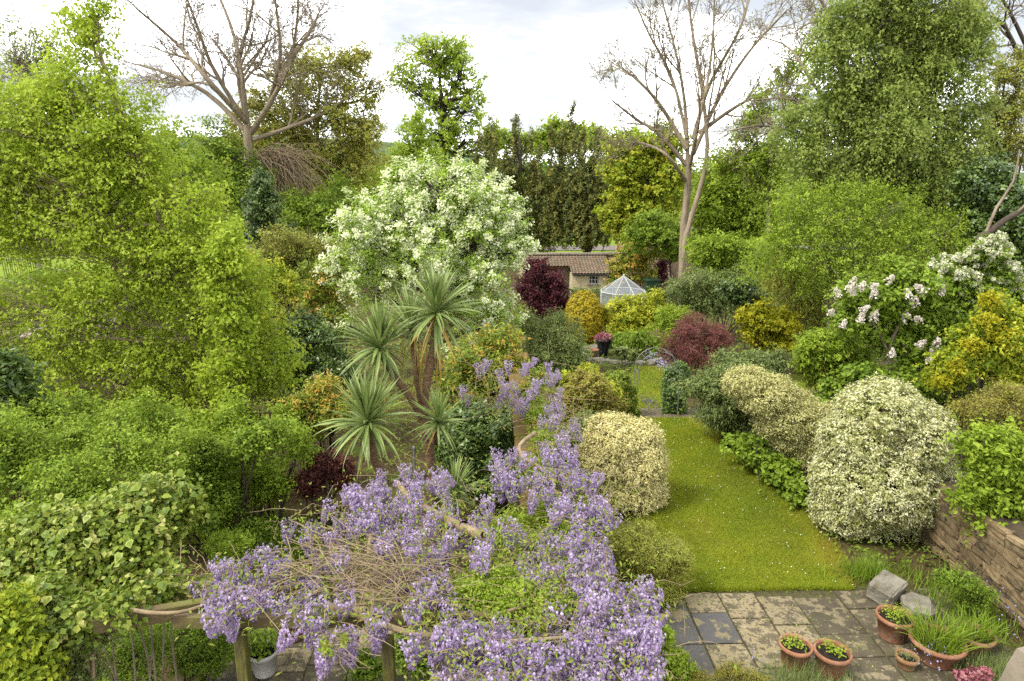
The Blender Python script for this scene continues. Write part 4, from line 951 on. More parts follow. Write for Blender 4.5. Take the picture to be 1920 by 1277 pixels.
# right side
AC = dict(wig=.12, trop=[.22, .14, .08, .0], max=4, n=[8, 5, 4, 3], ratio=(.36, .64), ang=(20, 52), rmin=.011, depth=.9, first=.55)
AC['from'] = .15
bare_tree('ash_tree', 'tall tan trunked tree with nearly bare upswept branches right of centre', 35, [(1279, 545), (1282, 430), (1290, 350), (1290, 290)],
    [[(1290, 300), (1285, 200), (1268, 100), (1238, -10)], [(1292, 320), (1312, 220), (1332, 120), (1340, -10)], [(1300, 290), (1350, 180), (1410, 90), (1475, 20)], [(1286, 340), (1250, 290), (1210, 270), (1180, 265)],
     [(1288, 280), (1240, 200), (1195, 150), (1160, 125)], [(1288, 260), (1262, 150), (1215, 60), (1190, 0)], [(1300, 260), (1330, 160), (1385, 60), (1410, -20)], [(1288, 310), (1235, 250), (1195, 225), (1150, 190)], [(1310, 250), (1380, 200), (1440, 170)]],
    .26, AC, 'bark_ash', 52, 5200, .095, 'olive', .16, .12)
p0 = at(1279, 500, 34.6)
st = thing('slender_ash', 'slender leaning second trunk crossing the tall tan trunk', 'tree', loc=(p0[0] - .1, 34.4, zt(34.4)))
pth = smooth_path([(p0[0] - .1, 34.4, zt(34.4))] + [at(x, y, 34.4) for x, y in [(1283, 460), (1308, 370), (1326, 290), (1318, 180), (1298, 60), (1290, -20)]], 16)
oo = np.array([p0[0] - .1, 34.4, zt(34.4)]); tubes('trunk', [(pth - oo, np.linspace(.17, .05, 16))], M['bark_ash'], st, 8)
o2, tps = [], []; spawn(o2, tps, pth[9:], np.linspace(.09, .04, 7), 4.0, 0, AC, np.random.default_rng(5)); stuff(tubes('twigs', [(p - oo, q) for p, q in o2], M['bark_ash'], st, 4))
BC = dict(wig=.2, trop=[.02, .0, -.02], max=4, n=[7, 5, 4, 2], ratio=(.34, .6), ang=(25, 60), rmin=.012, depth=.9, first=.55)
BC['from'] = .2
tree('spring_tree', 'airy light green spring tree between the tan trunk and the right birch', [(1400, 250, 40, 40), (1440, 210, 45, 40), (1460, 280, 55, 45), (1400, 310, 50, 40), (1500, 180, 40, 40), (1480, 130, 30, 30), (1430, 340, 55, 40), (1350, 300, 35, 35), (1520, 100, 35, 30)], 33, 'lime', .13, .65, 1000, 18, .26, [(1440, 480), (1440, 320), (1460, 190)], .14, 'bark', shell=2.6, tw=300, tw_r=.018, limb_r=.06, tone_m=.35, tone_c=.5, spray=3.4, perp=.36)
bare_tree('bare_tree', 'bare dark limbed tree whose crooked branches reach left out of the right birch', 30, [(1560, 500), (1575, 300), (1580, 60)],
    [[(1570, 300), (1530, 215), (1480, 185), (1400, 190)], [(1570, 330), (1510, 260), (1440, 235), (1370, 245)], [(1578, 150), (1560, 70), (1530, 40), (1490, 60)], [(1575, 230), (1520, 150), (1480, 90), (1430, 70)], [(1582, 70), (1600, 0), (1610, -40)], [(1578, 110), (1540, 0), (1500, -30)]],
    .22, BC, 'bark', 63, 1800, .09, 'olive', .2, .1)
bare_tree('bare_tree', 'leafless dark tree with thin arching branches at the upper right corner', 26, [(1935, 450), (1930, 250), (1925, 80)],
    [[(1928, 160), (1890, 60), (1850, 30), (1800, 60)], [(1930, 200), (1880, 130), (1830, 110)], [(1926, 90), (1880, 0), (1840, -30)], [(1925, 100), (1930, 0), (1940, -40)], [(1930, 260), (1890, 240), (1840, 200)]],
    .2, BC, 'barkd', 66, 300, .09, 'brownleaf', .2, .09)
plant('rusty_conifer', 'russet green conifer at the right edge high above the snowball shrub', 'tree', [(1890, 130, 40, 40), (1895, 190, 50, 45), (1870, 240, 40, 40), (1905, 290, 50, 45)], 24, 'olive', .11, .45, 620, 20, .16, tone_m=.4, stem_r=.06, tone_c=.5)
plant('ivy_tree', 'dark ivy covered mass behind the snowball shrub at the right edge', 'tree', [(1850, 350, 60, 60), (1890, 410, 55, 60), (1840, 420, 50, 40), (1900, 480, 50, 50)], 19, 'dark', .10, .7, 1100, 22, .15, tone_c=.5, stem_r=.05)
p0 = at(1838, 455, 16)
bl = thing('leaning_trunk', 'bare dark trunk leaning right above the snowball shrub', 'tree', loc=(p0[0] - .3, 16, zt(16)))
oo = np.array([p0[0] - .3, 16, zt(16)]); pth = smooth_path([oo, at(1832, 470, 16), at(1850, 440, 16), at(1885, 412, 16), at(1925, 385, 16), at(1960, 320, 16)], 12)
tubes('trunk', [(pth - oo, np.linspace(.11, .05, 12))], M['barkd'], bl, 8)
o2, tps = [], []; spawn(o2, tps, pth[5:], np.linspace(.07, .04, 7), 2.0, 1, BC, np.random.default_rng(8)); o2.append((smooth_path([at(1848, 440, 16), at(1868, 390, 16), at(1900, 340, 16), at(1912, 280, 16)], 7), np.linspace(.05, .02, 7)))
stuff(tubes('twigs', [(p - oo, q) for p, q in o2], M['bark'], bl, 4))
tree('birch_tree', 'huge dense grey green birch filling the upper right', [(1640, 20, 100, 55), (1560, 70, 55, 60), (1820, 50, 55, 60), (1690, -40, 110, 45), (1720, 50, 110, 65), (1600, 120, 95, 70), (1700, 140, 120, 70), (1790, 110, 70, 75), (1570, 215, 85, 65), (1670, 230, 120, 70), (1780, 220, 85, 80), (1530, 300, 70, 80), (1620, 320, 110, 75), (1730, 320, 110, 80), (1810, 320, 65, 85), (1560, 390, 80, 60), (1660, 410, 110, 70), (1760, 410, 90, 70), (1800, 440, 50, 60), (1490, 240, 50, 50), (1500, 380, 50, 60), (1680, 180, 110, 80, 1.5), (1690, 330, 110, 80, 1.5), (1690, 60, 90, 60, 1.5)],
     21.5, 'birch_r', .092, .7, 9600, 20, .22, [(1690, 640), (1685, 480), (1680, 250), (1665, 20)], .16, 'bark', shell=3.2, bump=.24, tw=600, tw_r=.011, limb_r=.06, droop=.9, up=.4, rnd=.55, tone_m=.5, tone_c=.36, flat=1.0, spray=3.6, perp=.34, axis=-.25, sagk=.6)
tree('multi_stem_tree', 'light green shrubby tree with several pale grey stems below the right birch', [(1480, 430, 70, 50), (1560, 410, 80, 50), (1650, 430, 80, 45), (1520, 480, 80, 40), (1720, 440, 70, 45), (1620, 480, 70, 40), (1450, 480, 50, 50), (1780, 440, 60, 50), (1600, 520, 80, 30), (1500, 370, 45, 40), (1600, 360, 45, 30), (1690, 380, 50, 35), (1540, 540, 60, 30)], 19, 'fresh', .07, .5, 2700, 20, .14, [(1580, 640), (1575, 520), (1565, 420)], .06, 'bark', tw=200, tw_r=.009, limb_r=.04, tone_m=.36, tone_c=.5, droop=.6, spray=4.6, perp=.36, size=(.25, .75), bump=.4, shell=3)
pol = []; b = at(1580, 640, 19.2); b[2] = zt(19.2)
ms_ = thing('pale_stems', 'cluster of pale grey leaning stems among light green leaves on the right', 'tree', loc=tuple(b))
for k, (xa, ya, xb, yb, xc, yc) in enumerate([(1563, 560, 1568, 500, 1562, 440), (1575, 560, 1578, 490, 1572, 430), (1598, 560, 1600, 490, 1596, 440), (1600, 560, 1622, 490, 1636, 440), (1612, 560, 1640, 495, 1655, 440), (1550, 560, 1558, 510, 1550, 450)]):
    pth = smooth_path([b + [random.gauss(0, .2), random.gauss(0, .1), 0], at(xa, ya, 19.2), at(xb, yb, 19.2), at(xc, yc, 19.4), at(xc + random.gauss(0, 12), yc - 30, 19.8)], 10)
    tubes('stem', [(pth - b, np.linspace(.034, .016, 10))], M['bark'], ms_, 7)

# ---------------------------------------------------------------- shrubs of the middle distance
plant('smoke_bush', 'dark maroon smoke bush in front of the tiled outbuilding', 'shrub', [(1010, 505, 30, 22), (1035, 530, 30, 32), (1000, 550, 32, 36), (1052, 560, 24, 26), (1025, 580, 38, 22)], 31, 'maroon', .11, .6, 900, 22, .17, tone_c=.5, stem_r=.03, tw=120)
plant('maroon_shrub', 'small dark red shrub behind the greenhouse at the lean-to', 'shrub', [(1238, 505, 12, 22), (1235, 525, 15, 15)], 40, 'maroon', .12, .6, 160, 20, .16)
plant('orange_shrub', 'orange and green photinia tree in front of the lean-to roof', 'shrub', [(1180, 480, 32, 30), (1165, 500, 25, 25), (1205, 500, 30, 30), (1170, 525, 25, 20), (1215, 470, 40, 30)], 39, 'photinia', .15, .5, 600, 20, .2, tone_m=.62, tone_c=.5)
tree('garden_tree', 'small spreading green tree with forked dark trunk left of the tan trunk', [(1225, 425, 45, 28), (1255, 445, 40, 28), (1195, 445, 30, 22), (1265, 475, 22, 22)], 37, 'mid', .14, .6, 560, 22, .2, [(1258, 530), (1255, 490), (1250, 450)], .1, 'barkd', tw=100, tw_r=.02, limb_r=.06, tone_m=.6)
plant('golden_dome', 'clipped golden yew dome beside the greenhouse', 'shrub', [(1095, 592, 36, 48), (1095, 610, 34, 38)], 26, 'dome', .055, .45, 2600, 16, .04, shell=14, bump=.03, outw=1.0, up=.5, rnd=.4, tone_m=.6, tone_c=.2, tw=0, sub=0)
plant('hosta_clump', 'small lavender grey plants below the outbuilding window', 'plant', [(1092, 550, 30, 8), (1122, 550, 25, 8)], 40, 'greygreen', .14, .3, 260, 18, .15)
plant('choisya', 'bright yellow green choisya in front of the greenhouse', 'shrub', [(1180, 580, 38, 30), (1215, 575, 45, 28), (1245, 590, 40, 30), (1195, 610, 55, 32), (1160, 605, 28, 32)], 27.5, 'ylgreen', .12, .4, 1100, 20, .13, tone_m=.6, tone_c=.4)
plant('golden_fern_shrub', 'tiny orange yellow shrub between golden dome and choisya', 'shrub', [(1134, 585, 9, 14), (1136, 600, 10, 10)], 26.5, 'gold', .08, .5, 110, 18, .08, tone_m=.7)
plant('green_shrub', 'soft light green feathery shrub right of the choisya', 'shrub', [(1270, 590, 32, 24), (1255, 620, 40, 28), (1285, 615, 25, 25), (1240, 640, 40, 18)], 25, 'fresh', .09, .35, 900, 20, .12, tone_m=.55, tone_c=.4)
plant('pond_fern', 'dark green ferny plants overhanging the back of the pond', 'fern', [(1160, 640, 28, 18), (1195, 640, 35, 16), (1225, 650, 25, 15)], 23.3, 'mid', .13, .25, 420, 20, .12, tone_m=.45, droop=.9, stems=0, tw=0)
plant('hosta_clump', 'blue green leafy clump at the pond edge right of the black planter', 'plant', [(1163, 657, 14, 9), (1182, 665, 12, 9)], 21.6, 'greygreen', .11, .6, 120, 14, .08, stems=0, tw=0, tone_m=.7)
plant('grey_shrub', 'grey green cotoneaster mound left of the pond', 'shrub', [(1045, 625, 48, 38), (1015, 660, 40, 40), (1070, 665, 42, 35), (1035, 690, 60, 30), (1000, 610, 25, 25)], 19.5, 'greygreen', .055, .4, 2300, 20, .11, tone_m=.5, tone_c=.4, tw=250, tw_r=.006, rnd=.7)
plant('shadow_shrub', 'dark grey green shrub beyond the red maple', 'shrub', [(1300, 530, 55, 35), (1350, 540, 60, 40), (1330, 570, 80, 25), (1390, 570, 50, 30)], 27, 'greygreen', .09, .45, 1200, 20, .16, tone_m=.4, tone_c=.5)
plant('green_shrub', 'broad mid green tree-like shrub between tan trunk and pale stems', 'shrub', [(1370, 470, 75, 35), (1420, 500, 65, 45), (1330, 480, 40, 35), (1440, 540, 40, 40), (1390, 520, 50, 35)], 29, 'fresh', .12, .55, 1500, 20, .18, tone_m=.42, tone_c=.6)
plant('dark_shrub', 'dark glossy evergreen in the shade behind the yellow shrub', 'shrub', [(1390, 545, 40, 30), (1430, 570, 35, 25)], 25, 'dark', .10, .6, 500, 18, .14)
plant('bamboo', 'olive green bamboo right of the golden yellow shrub', 'shrub', [(1500, 540, 50, 55), (1470, 510, 40, 45), (1530, 580, 40, 45), (1480, 600, 40, 45)], 20.5, 'olive', .13, .18, 1100, 20, .18, tone_m=.65, droop=.9, tone_c=.3)
plant('yellow_shrub', 'golden yellow shrub behind the dark pieris right of the red maple', 'shrub', [(1425, 595, 38, 32), (1460, 610, 38, 35), (1410, 625, 25, 22), (1445, 640, 40, 20)], 19, 'gold', .09, .6, 620, 18, .11, tone_m=.5, tone_c=.6)
plant('red_maple', 'feathery dusky red Japanese maple above the hedge by the arch', 'shrub', [(1310, 625, 60, 28), (1285, 645, 40, 28), (1350, 640, 38, 32), (1315, 665, 65, 26), (1270, 660, 28, 22)], 18.6, 'redacer', .06, .28, 1700, 20, .10, tone_m=.45, tone_c=.4, tw=220, tw_r=.006, stem_mat='bark', droop=.8)
plant('hedge', 'clipped dark hedge right of the metal arch', 'hedge', [(1264, 722, 26, 38), (1264, 755, 26, 30), (1278, 702, 20, 22)], 15.6, 'dark', .06, .6, 1400, 18, .06, shell=6, size=(.15, .3), spray=1.4, perp=.7, tone_m=.65, tone_c=.5)
plant('hedge', 'olive green hedge bush left of the metal arch', 'hedge', [(1152, 722, 34, 32), (1165, 750, 28, 28), (1176, 776, 18, 20)], 15.2, 'photinia', .06, .55, 1500, 18, .06, shell=6, size=(.15, .3), spray=1.4, perp=.7, tone_m=.36, tone_c=.35)
plant('bronze_shrub', 'rounded bronze and yellow green euonymus beside the wisteria tip', 'shrub', [(1100, 720, 45, 32), (1080, 755, 35, 35), (1130, 755, 38, 35), (1105, 785, 50, 25)], 12.6, 'brownleaf', .05, .6, 1300, 20, .07, shell=6, tone_m=.6, tone_c=.6, tone_s=.3)
plant('yellow_topped_shrub', 'bright yellow green shrub top behind the bronze euonymus', 'shrub', [(1098, 697, 26, 12), (1085, 720, 45, 25), (1125, 735, 45, 30)], 13.1, 'ylgreen', .05, .55, 620, 18, .06, tone_m=.5, tone_c=.5)
plant('pieris', 'dark green narrow leaved pieris between the arch hedge and the cream shrubs', 'shrub', [(1390, 690, 55, 28), (1340, 720, 45, 35), (1400, 735, 70, 40), (1350, 770, 50, 38), (1410, 785, 50, 28), (1450, 690, 35, 22)], 13.4, 'greygreen', .085, .26, 2600, 20, .10, tone_m=.38, tone_c=.5, droop=.9)
plant('cream_shrub', 'buff cream variegated shrub sloping between the pieris and the large white pittosporum', 'shrub', [(1400, 715, 45, 28), (1440, 740, 60, 38), (1490, 780, 60, 45), (1530, 820, 50, 50), (1550, 790, 30, 35), (1480, 820, 35, 25), (1510, 850, 40, 30), (1450, 790, 35, 28), (1540, 870, 30, 30)], 11.2, 'tan_var', .04, .5, 4600, 18, .055, shell=10, tone_m=.55, tone_c=.3, tone_s=.25, sub=0, spray=1.4, perp=.75, outw=.8, rnd=.42, stems=1, stem_r=.012, bump=.10)
plant('white_pittosporum', 'large rounded white variegated pittosporum beside the patio corner', 'shrub', [(1650, 770, 85, 60), (1610, 820, 75, 60), (1710, 820, 80, 75), (1640, 900, 120, 90), (1730, 920, 80, 80), (1590, 950, 70, 60), (1680, 1010, 85, 55), (1610, 1000, 65, 50), (1660, 1060, 50, 22), (1745, 1050, 40, 18)], 9.6, 'white_var', .046, .5, 8200, 20, .055, shell=10, tone_m=.5, tone_c=.34, tone_s=.26, bump=.09, tw=200, sub=0, spray=1.4, perp=.75, outw=.8, rnd=.42)
plant('cream_pittosporum', 'rounded cream pittosporum on the left edge of the lawn', 'shrub', [(1150, 825, 58, 52), (1190, 830, 50, 48), (1190, 870, 58, 70), (1130, 870, 52, 62), (1160, 930, 78, 55), (1210, 930, 38, 55), (1115, 920, 38, 45)], 10.6, 'cream', .044, .5, 5600, 20, .055, shell=10, tone_m=.56, tone_c=.3, tone_s=.24, bump=.09, tw=100, sub=0, spray=1.4, perp=.75, outw=.8, rnd=.42)
plant('sage_shrub', 'pale grey green small shrub tucked behind the cream pittosporum', 'shrub', [(1100, 800, 35, 25), (1085, 825, 25, 25)], 11.6, 'greygreen', .04, .45, 420, 18, .06, tone_m=.8)
plant('olive_shrub', 'small leaved olive green bush at the near left corner of the lawn', 'shrub', [(1200, 1030, 75, 45), (1170, 1085, 70, 50), (1240, 1090, 55, 50), (1260, 1050, 35, 40), (1200, 1130, 55, 35)], 8.0, 'olive', .026, .45, 3800, 18, .06, shell=4.5, tone_m=.6, tone_c=.4, tw=420, tw_r=.003, stem_mat='bark')
t = plant('upright_shrub', 'light green vase shaped shrub with many orange brown stems behind the cream shrub', 'shrub', [(1555, 645, 55, 30), (1520, 670, 35, 30), (1595, 670, 32, 30), (1555, 690, 50, 28)], 13.2, 'fresh', .10, .34, 620, 20, .11, tone_m=.45, tone_c=.4, stems=0, droop=.5)
b = at(1560, 790, 13.2); b[2] = 0; pol = []
for k in range(16):
    e = at(1505 + k * 6.5 + random.gauss(0, 6), random.uniform(650, 690), 13.2 + random.gauss(0, .2)); pol.append((curve(b + [random.gauss(0, .22), random.gauss(0, .15), 0], e, 6, 0, .04) - t[5], np.linspace(.018, .009, 6)))
stuff(tubes('stems', pol, M['twigo'], t[0], 5))
# lilac with cream flower heads
t = plant('lilac', 'lilac bush with cream pink flower heads and crooked brown trunks', 'shrub', [(1620, 560, 55, 40), (1690, 550, 60, 45), (1750, 590, 50, 50), (1640, 610, 60, 40), (1700, 640, 60, 40), (1600, 590, 40, 30), (1760, 650, 45, 40), (1690, 510, 40, 25)], 12.6, 'mid', .085, .7, 1300, 18, .13, tone_m=.6, tone_c=.4, stems=0)
for path in ([(1675, 760), (1672, 690), (1660, 650), (1640, 610), (1620, 590)], [(1672, 690), (1668, 650), (1690, 600), (1700, 570)], [(1725, 760), (1722, 700), (1735, 660), (1760, 620)], [(1722, 700), (1708, 670), (1690, 640)]):
    pth = smooth_path([at(x, y, 12.4) for x, y in path], 9); tubes('trunk', [(pth - t[5], np.linspace(.045, .022, 9))], M['bark'], t[0], 7)
def flower_head(name, n, r, length, petal, mat, seed, shape='cone'):
    q = np.random.default_rng(seed); 
    if shape == 'cone':
        u = q.uniform(0, 1, n) ** .8; a = q.uniform(0, 6.283, n); rr = r * (1 - u * .75) * np.sqrt(q.uniform(.55, 1, n)) * (1 + .3 * np.sin(a * 3 + u * 9))
        P = np.stack([rr * np.cos(a), rr * np.sin(a), u * length], 1); O = unit(np.stack([np.cos(a), np.sin(a), np.full(n, .3)], 1))
    else:
        O = unit(q.normal(0, 1, (n, 3))); P = O * r * (.9 + .12 * q.normal(0, 1, (n, 1)))
    V = leaf_arrays(P, O + q.normal(0, .45, (n, 3)), q.normal(0, 1, (n, 3)), petal, petal * .85)
    return mesh_np(name, V, np.arange(4 * n), np.full(n, 4), mat, np.clip(q.normal(.55, .25, n), 0, 1))
lh = [flower_head('flower_head', 110, .10, .26, .05, M['lilac'], 200 + i) for i in range(3)]
for i, (x, y) in enumerate([(1598, 532), (1610, 545), (1588, 545), (1632, 538), (1600, 555), (1572, 555), (1612, 585), (1558, 588), (1636, 602), (1610, 605), (1578, 615), (1704, 560), (1734, 550), (1712, 572), (1764, 552), (1725, 602), (1722, 650), (1755, 652), (1750, 668), (1672, 670), (1742, 682), (1664, 530), (1722, 652), (1640, 560), (1700, 600)]):
    s = random.uniform(.6, 1.05); o = obj('flower_head', lh[i % 3], t[0], tuple(at(x, y, 12.05) - t[5]), (random.gauss(0, .5), random.gauss(0, .5), random.uniform(0, 6)), (s, s, s * .9)); stuff(o)
# snowball shrub
t = plant('snowball_viburnum', 'viburnum dotted with round white snowball flowers at the right edge', 'shrub', [(1840, 480, 50, 30), (1780, 510, 50, 30), (1870, 520, 50, 35), (1820, 540, 60, 35), (1750, 540, 40, 35), (1900, 560, 40, 40), (1790, 590, 50, 40)], 12.8, 'mid', .06, .7, 1500, 18, .11, tone_m=.5, tone_c=.5)
sb = [flower_head('snowball', 60, .062, 0, .046, M['snow'], 220 + i, 'ball') for i in range(3)]
pts = t[2]; orr = t[3]; front = np.where((orr[:, 1] < .2) & (orr[:, 2] > -.3) & (pts[:, 2] > at(1800, 610, 12.8)[2]))[0]
rr_ = np.random.default_rng(4); pk = rr_.choice(front, min(280, len(front) - 1), replace=False, p=(lambda w: w / w.sum())(np.clip(pts[front, 2] - pts[front, 2].min(), .1, 9) ** 1.6))
for i, j in enumerate(pk):
    s = rr_.uniform(.6, 1.15); stuff(obj('snowball', sb[i % 3], t[0], tuple(pts[j] + orr[j] * .10 - t[5]), (0, 0, rr_.uniform(0, 6)), (s, s, s)))
plant('yellow_philadelphus', 'yellow leaved shrub at the right edge below the snowball flowers', 'shrub', [(1870, 585, 40, 35), (1850, 640, 50, 40), (1900, 620, 45, 50), (1810, 670, 45, 30), (1780, 705, 35, 25), (1890, 690, 50, 35)], 11.2, 'ylgreen', .075, .55, 1300, 18, .11, tone_m=.35, tone_c=.6)
plant('yellow_sprays', 'golden leaf sprays in front of the yellow leaved shrub', 'shrub', [(1860, 565, 20, 14), (1845, 600, 22, 14), (1870, 630, 22, 16), (1825, 650, 20, 12), (1765, 715, 18, 12), (1790, 690, 18, 10)], 10.9, 'gold', .07, .5, 170, 18, .07, tone_m=.75, stems=0, tw=0)
plant('russet_shrub', 'russet twiggy shrub spilling over the right garden wall', 'shrub', [(1850, 765, 65, 35), (1900, 790, 50, 50), (1850, 820, 45, 30), (1890, 740, 50, 25)], 9.6, 'twig_shrub', .03, .5, 1500, 18, .08, tone_m=.5, tone_c=.5, tw=500, tw_r=.004, stem_mat='bark')
plant('hornbeam', 'bright green broad leaved bush hanging over the right garden wall', 'shrub', [(1860, 870, 45, 45), (1900, 860, 50, 60), (1880, 940, 45, 35), (1920, 970, 40, 45), (1840, 830, 35, 30), (1850, 920, 35, 35), (1900, 1000, 35, 28), (1825, 925, 32, 32), (1865, 980, 38, 24), (1915, 920, 40, 50)], 8.2, 'fresh', .075, .55, 760, 16, .10, tone_m=.42, tone_c=.5, base=0, spray=3, stems=0)
plant('leafy_border', 'broad green leaved perennials along the right lawn edge below the cream shrub', 'plant', [(1385, 830, 24, 16, 1.2), (1412, 848, 26, 18, .8), (1440, 865, 28, 20, .4), (1465, 885, 28, 20), (1490, 910, 26, 20, -.3), (1508, 938, 22, 18, -.6), (1425, 835, 30, 16, 1.0)], 10.9, 'mid', .085, .8, 620, 12, .09, stems=0, tone_m=.6, tone_c=.4)
plant('back_green_shrub', 'dark broad leaved shrub in the shade behind the white pittosporum', 'shrub', [(1640, 720, 60, 35), (1700, 730, 60, 35), (1580, 740, 40, 30), (1780, 740, 40, 35)], 12.0, 'mid', .09, .7, 700, 18, .13, tone_m=.3, tone_c=.5)
# mahonia and pieris behind the cordylines
plant('mahonia', 'orange and yellow green mahonia right of the cordyline trunks', 'shrub', [(900, 670, 60, 40), (940, 700, 45, 40), (860, 720, 50, 50), (880, 770, 60, 40), (930, 650, 40, 30)], 12.5, 'photinia', .085, .4, 1400, 18, .12, tone_m=.5, tone_c=.6, tone_s=.22)
plant('dark_laurel', 'dark green shade shrub behind the wisteria below the cordyline heads', 'shrub', [(920, 800, 70, 45), (960, 850, 50, 45), (870, 840, 60, 50), (900, 890, 60, 35), (990, 800, 30, 40)], 10.4, 'dark', .07, .55, 1500, 18, .11, tone_m=.6, tone_c=.6)
plant('yellow_tipped_shrub', 'yellow tipped mahonia branch tips left of the middle cordyline', 'shrub', [(610, 730, 40, 25), (580, 770, 45, 30), (640, 760, 40, 30), (560, 800, 40, 25)], 11.2, 'photinia', .07, .35, 700, 16, .10, tone_m=.6, tone_c=.6, tw=200, stem_mat='bark')
plant('purple_maple', 'low dark purple maple below the leftmost cordyline head', 'shrub', [(610, 880, 42, 28), (580, 900, 35, 22), (645, 885, 25, 22)], 9.9, 'purple', .06, .4, 620, 18, .08, tone_c=.5)
plant('leafy_shrub', 'bright green small leaved shrub left of the purple maple', 'shrub', [(510, 880, 55, 40), (450, 840, 50, 45), (560, 830, 40, 40), (470, 920, 55, 30), (400, 890, 45, 45), (430, 785, 36, 45, .8), (540, 785, 30, 36, 1.2), (365, 800, 40, 40, .8)], 9.8, 'fresh', .045, .7, 1500, 18, .10, tone_m=.35, tone_c=.5)
plant('undergrowth', 'mid green leafy undergrowth under the left birch behind the ivy', 'shrub', [(420, 950, 50, 40), (350, 900, 60, 45), (470, 990, 40, 25), (390, 850, 50, 35), (480, 820, 45, 35), (330, 960, 40, 40)], 9.2, 'mid', .05, .65, 1500, 17, .10, tone_m=.5, tone_c=.6, size=(.25, .6))
plant('green_cushion', 'low bright green clipped cushion shrub behind the left wisteria', 'shrub', [(420, 1020, 45, 28), (440, 1045, 40, 22)], 7.8, 'fresh', .022, .5, 900, 18, .04, shell=8, tone_m=.35, tw=0)
plant('bramble', 'tangle of fresh green bramble with straw stems filling the lower left', 'shrub', [(90, 785, 42, 42, 1.6), (205, 800, 45, 42, 1.9), (290, 795, 40, 45, 1.6), (15, 800, 45, 45, 1.2), (150, 770, 30, 30, 2.2), (70, 850, 60, 40, .4), (140, 820, 55, 35, .9), (220, 850, 60, 35, .5), (40, 930, 75, 45), (140, 900, 80, 45), (230, 920, 70, 40), (300, 880, 55, 35, .5), (340, 830, 50, 35, 1.2), (-20, 860, 60, 70), (180, 960, 70, 40, -.3), (90, 970, 70, 40, -.3)], 7.2, 'mid', .046, .55, 3200, 17, .10, tone_m=.72, tone_c=.7, tw=420, tw_r=.004, stem_mat='twig', stems=1, size=(.25, .6), bump=.4)
plant('laurel', 'dark glossy broad leaved laurel at the left picture edge', 'shrub', [(30, 760, 55, 55), (60, 800, 50, 35), (10, 700, 50, 50)], 9.0, 'dark', .12, .42, 300, 18, .14, tone_m=.7, tone_c=.3)
# ground cover in the borders
def ground_cover(label, name, x0, x1, y0, y1, n, leaf, mat, h, tone=.4, ratio=.6, avoid=None):
    x, y = rng.uniform(x0, x1, n), rng.uniform(y0, y1, n); P = np.stack([x, y, np.interp(y, _ky, _kz) + rng.uniform(.0, 1, n) ** 2 * h], 1)
    nz = lownoise(P, 1.4, int(abs(x0 * 10)) + 5); k = nz > -.35; P = P[k]
    if avoid is not None: P = P[~avoid(P)]
    n = len(P); o = leaves(name, P, rng.normal(0, .5, P.shape) + [0, 0, 1], rng.normal(0, 1, P.shape), leaf * rng.uniform(.6, 1.4, n), leaf * ratio, np.clip(rng.normal(tone, .2, n), 0, 1), M[mat], None, tri=True)
    return tag(o, label, 'ground cover')
def on_lawn(P):
    yy = [r[2] for r in LAWN]; return (P[:, 1] > yy[0]) & (P[:, 1] < yy[-1]) & (P[:, 0] > np.interp(P[:, 1], yy, [r[0] for r in LAWN]) + .05) & (P[:, 0] < np.interp(P[:, 1], yy, [r[1] for r in LAWN]) - .1)
ground_cover('low green leaves covering the right border soil', 'ground_cover', 3.6, WX, 8.4, 22, 9000, .06, 'mid', .22, .45, avoid=on_lawn)
ground_cover('low green leaves covering the border left of the lawn', 'ground_cover', .8, 3.0, 8.3, 20, 5000, .05, 'mid', .2, .5, avoid=on_lawn)
ground_cover('low mixed leaves covering the neighbour garden bed', 'ground_cover', -9, .2, 8.2, 22, 16000, .06, 'fresh', .2, .4)
ground_cover('low leaves over the soil beyond the right garden wall', 'ground_cover', WX + .6, WX + 10, 8, 24, 7000, .07, 'mid', .35, .5)
ground_cover('low foliage covering the far end of the garden', 'ground_cover', -12, 16, 22, 46, 14000, .16, 'mid', .5, .5)
ground_cover('low shrubs and rough grass at the edge of the park', 'rough_grass', -40, 40, 47, 60, 16000, .22, 'fresh', .6, .5, .3)
ground_cover('blue forget me nots along the right lawn edge', 'forget_me_nots', *sorted((gnd(1370, 820)[0], gnd(1440, 870)[0])), gnd(1400, 900)[1], gnd(1370, 815)[1], 260, .022, 'blue_fl', .25, .6, 1)
ground_cover('purple violets beside the path at the far end of the lawn', 'violets', gnd(1258, 780)[0], gnd(1310, 790)[0], gnd(1290, 798)[1], gnd(1260, 776)[1], 420, .03, 'pur_fl', .16, .5, 1)
ground_cover('violet flowers at the foot of the arch hedge', 'violets', gnd(1212, 765)[0], gnd(1240, 765)[0], gnd(1225, 766)[1], gnd(1225, 750)[1], 260, .03, 'pur_fl', .2, .5, 1)
ground_cover('lavender blue catmint beside the grass beyond the arch', 'catmint', gnd(1228, 690)[0], gnd(1250, 690)[0], gnd(1240, 705)[1], gnd(1240, 675)[1], 500, .04, 'blue_fl', .35, .6, 1)

plant('wall_creeper', 'dark green and russet creeper growing along the top of the mossy boundary wall', 'climber', [(992, 735, 26, 14, 2.5), (1003, 770, 26, 18, 1.6), (1012, 810, 26, 18, .8), (1022, 850, 28, 20, .1), (1035, 895, 30, 20, -.6), (1050, 945, 32, 20, -1.3), (1000, 700, 22, 12, 3.6)], 8.1, 'photinia', .04, .5, 900, 16, .06, tone_m=.38, tone_c=.6, base=0, stems=1, stem_r=.01, tw=200, tw_r=.003, stem_mat='twig')

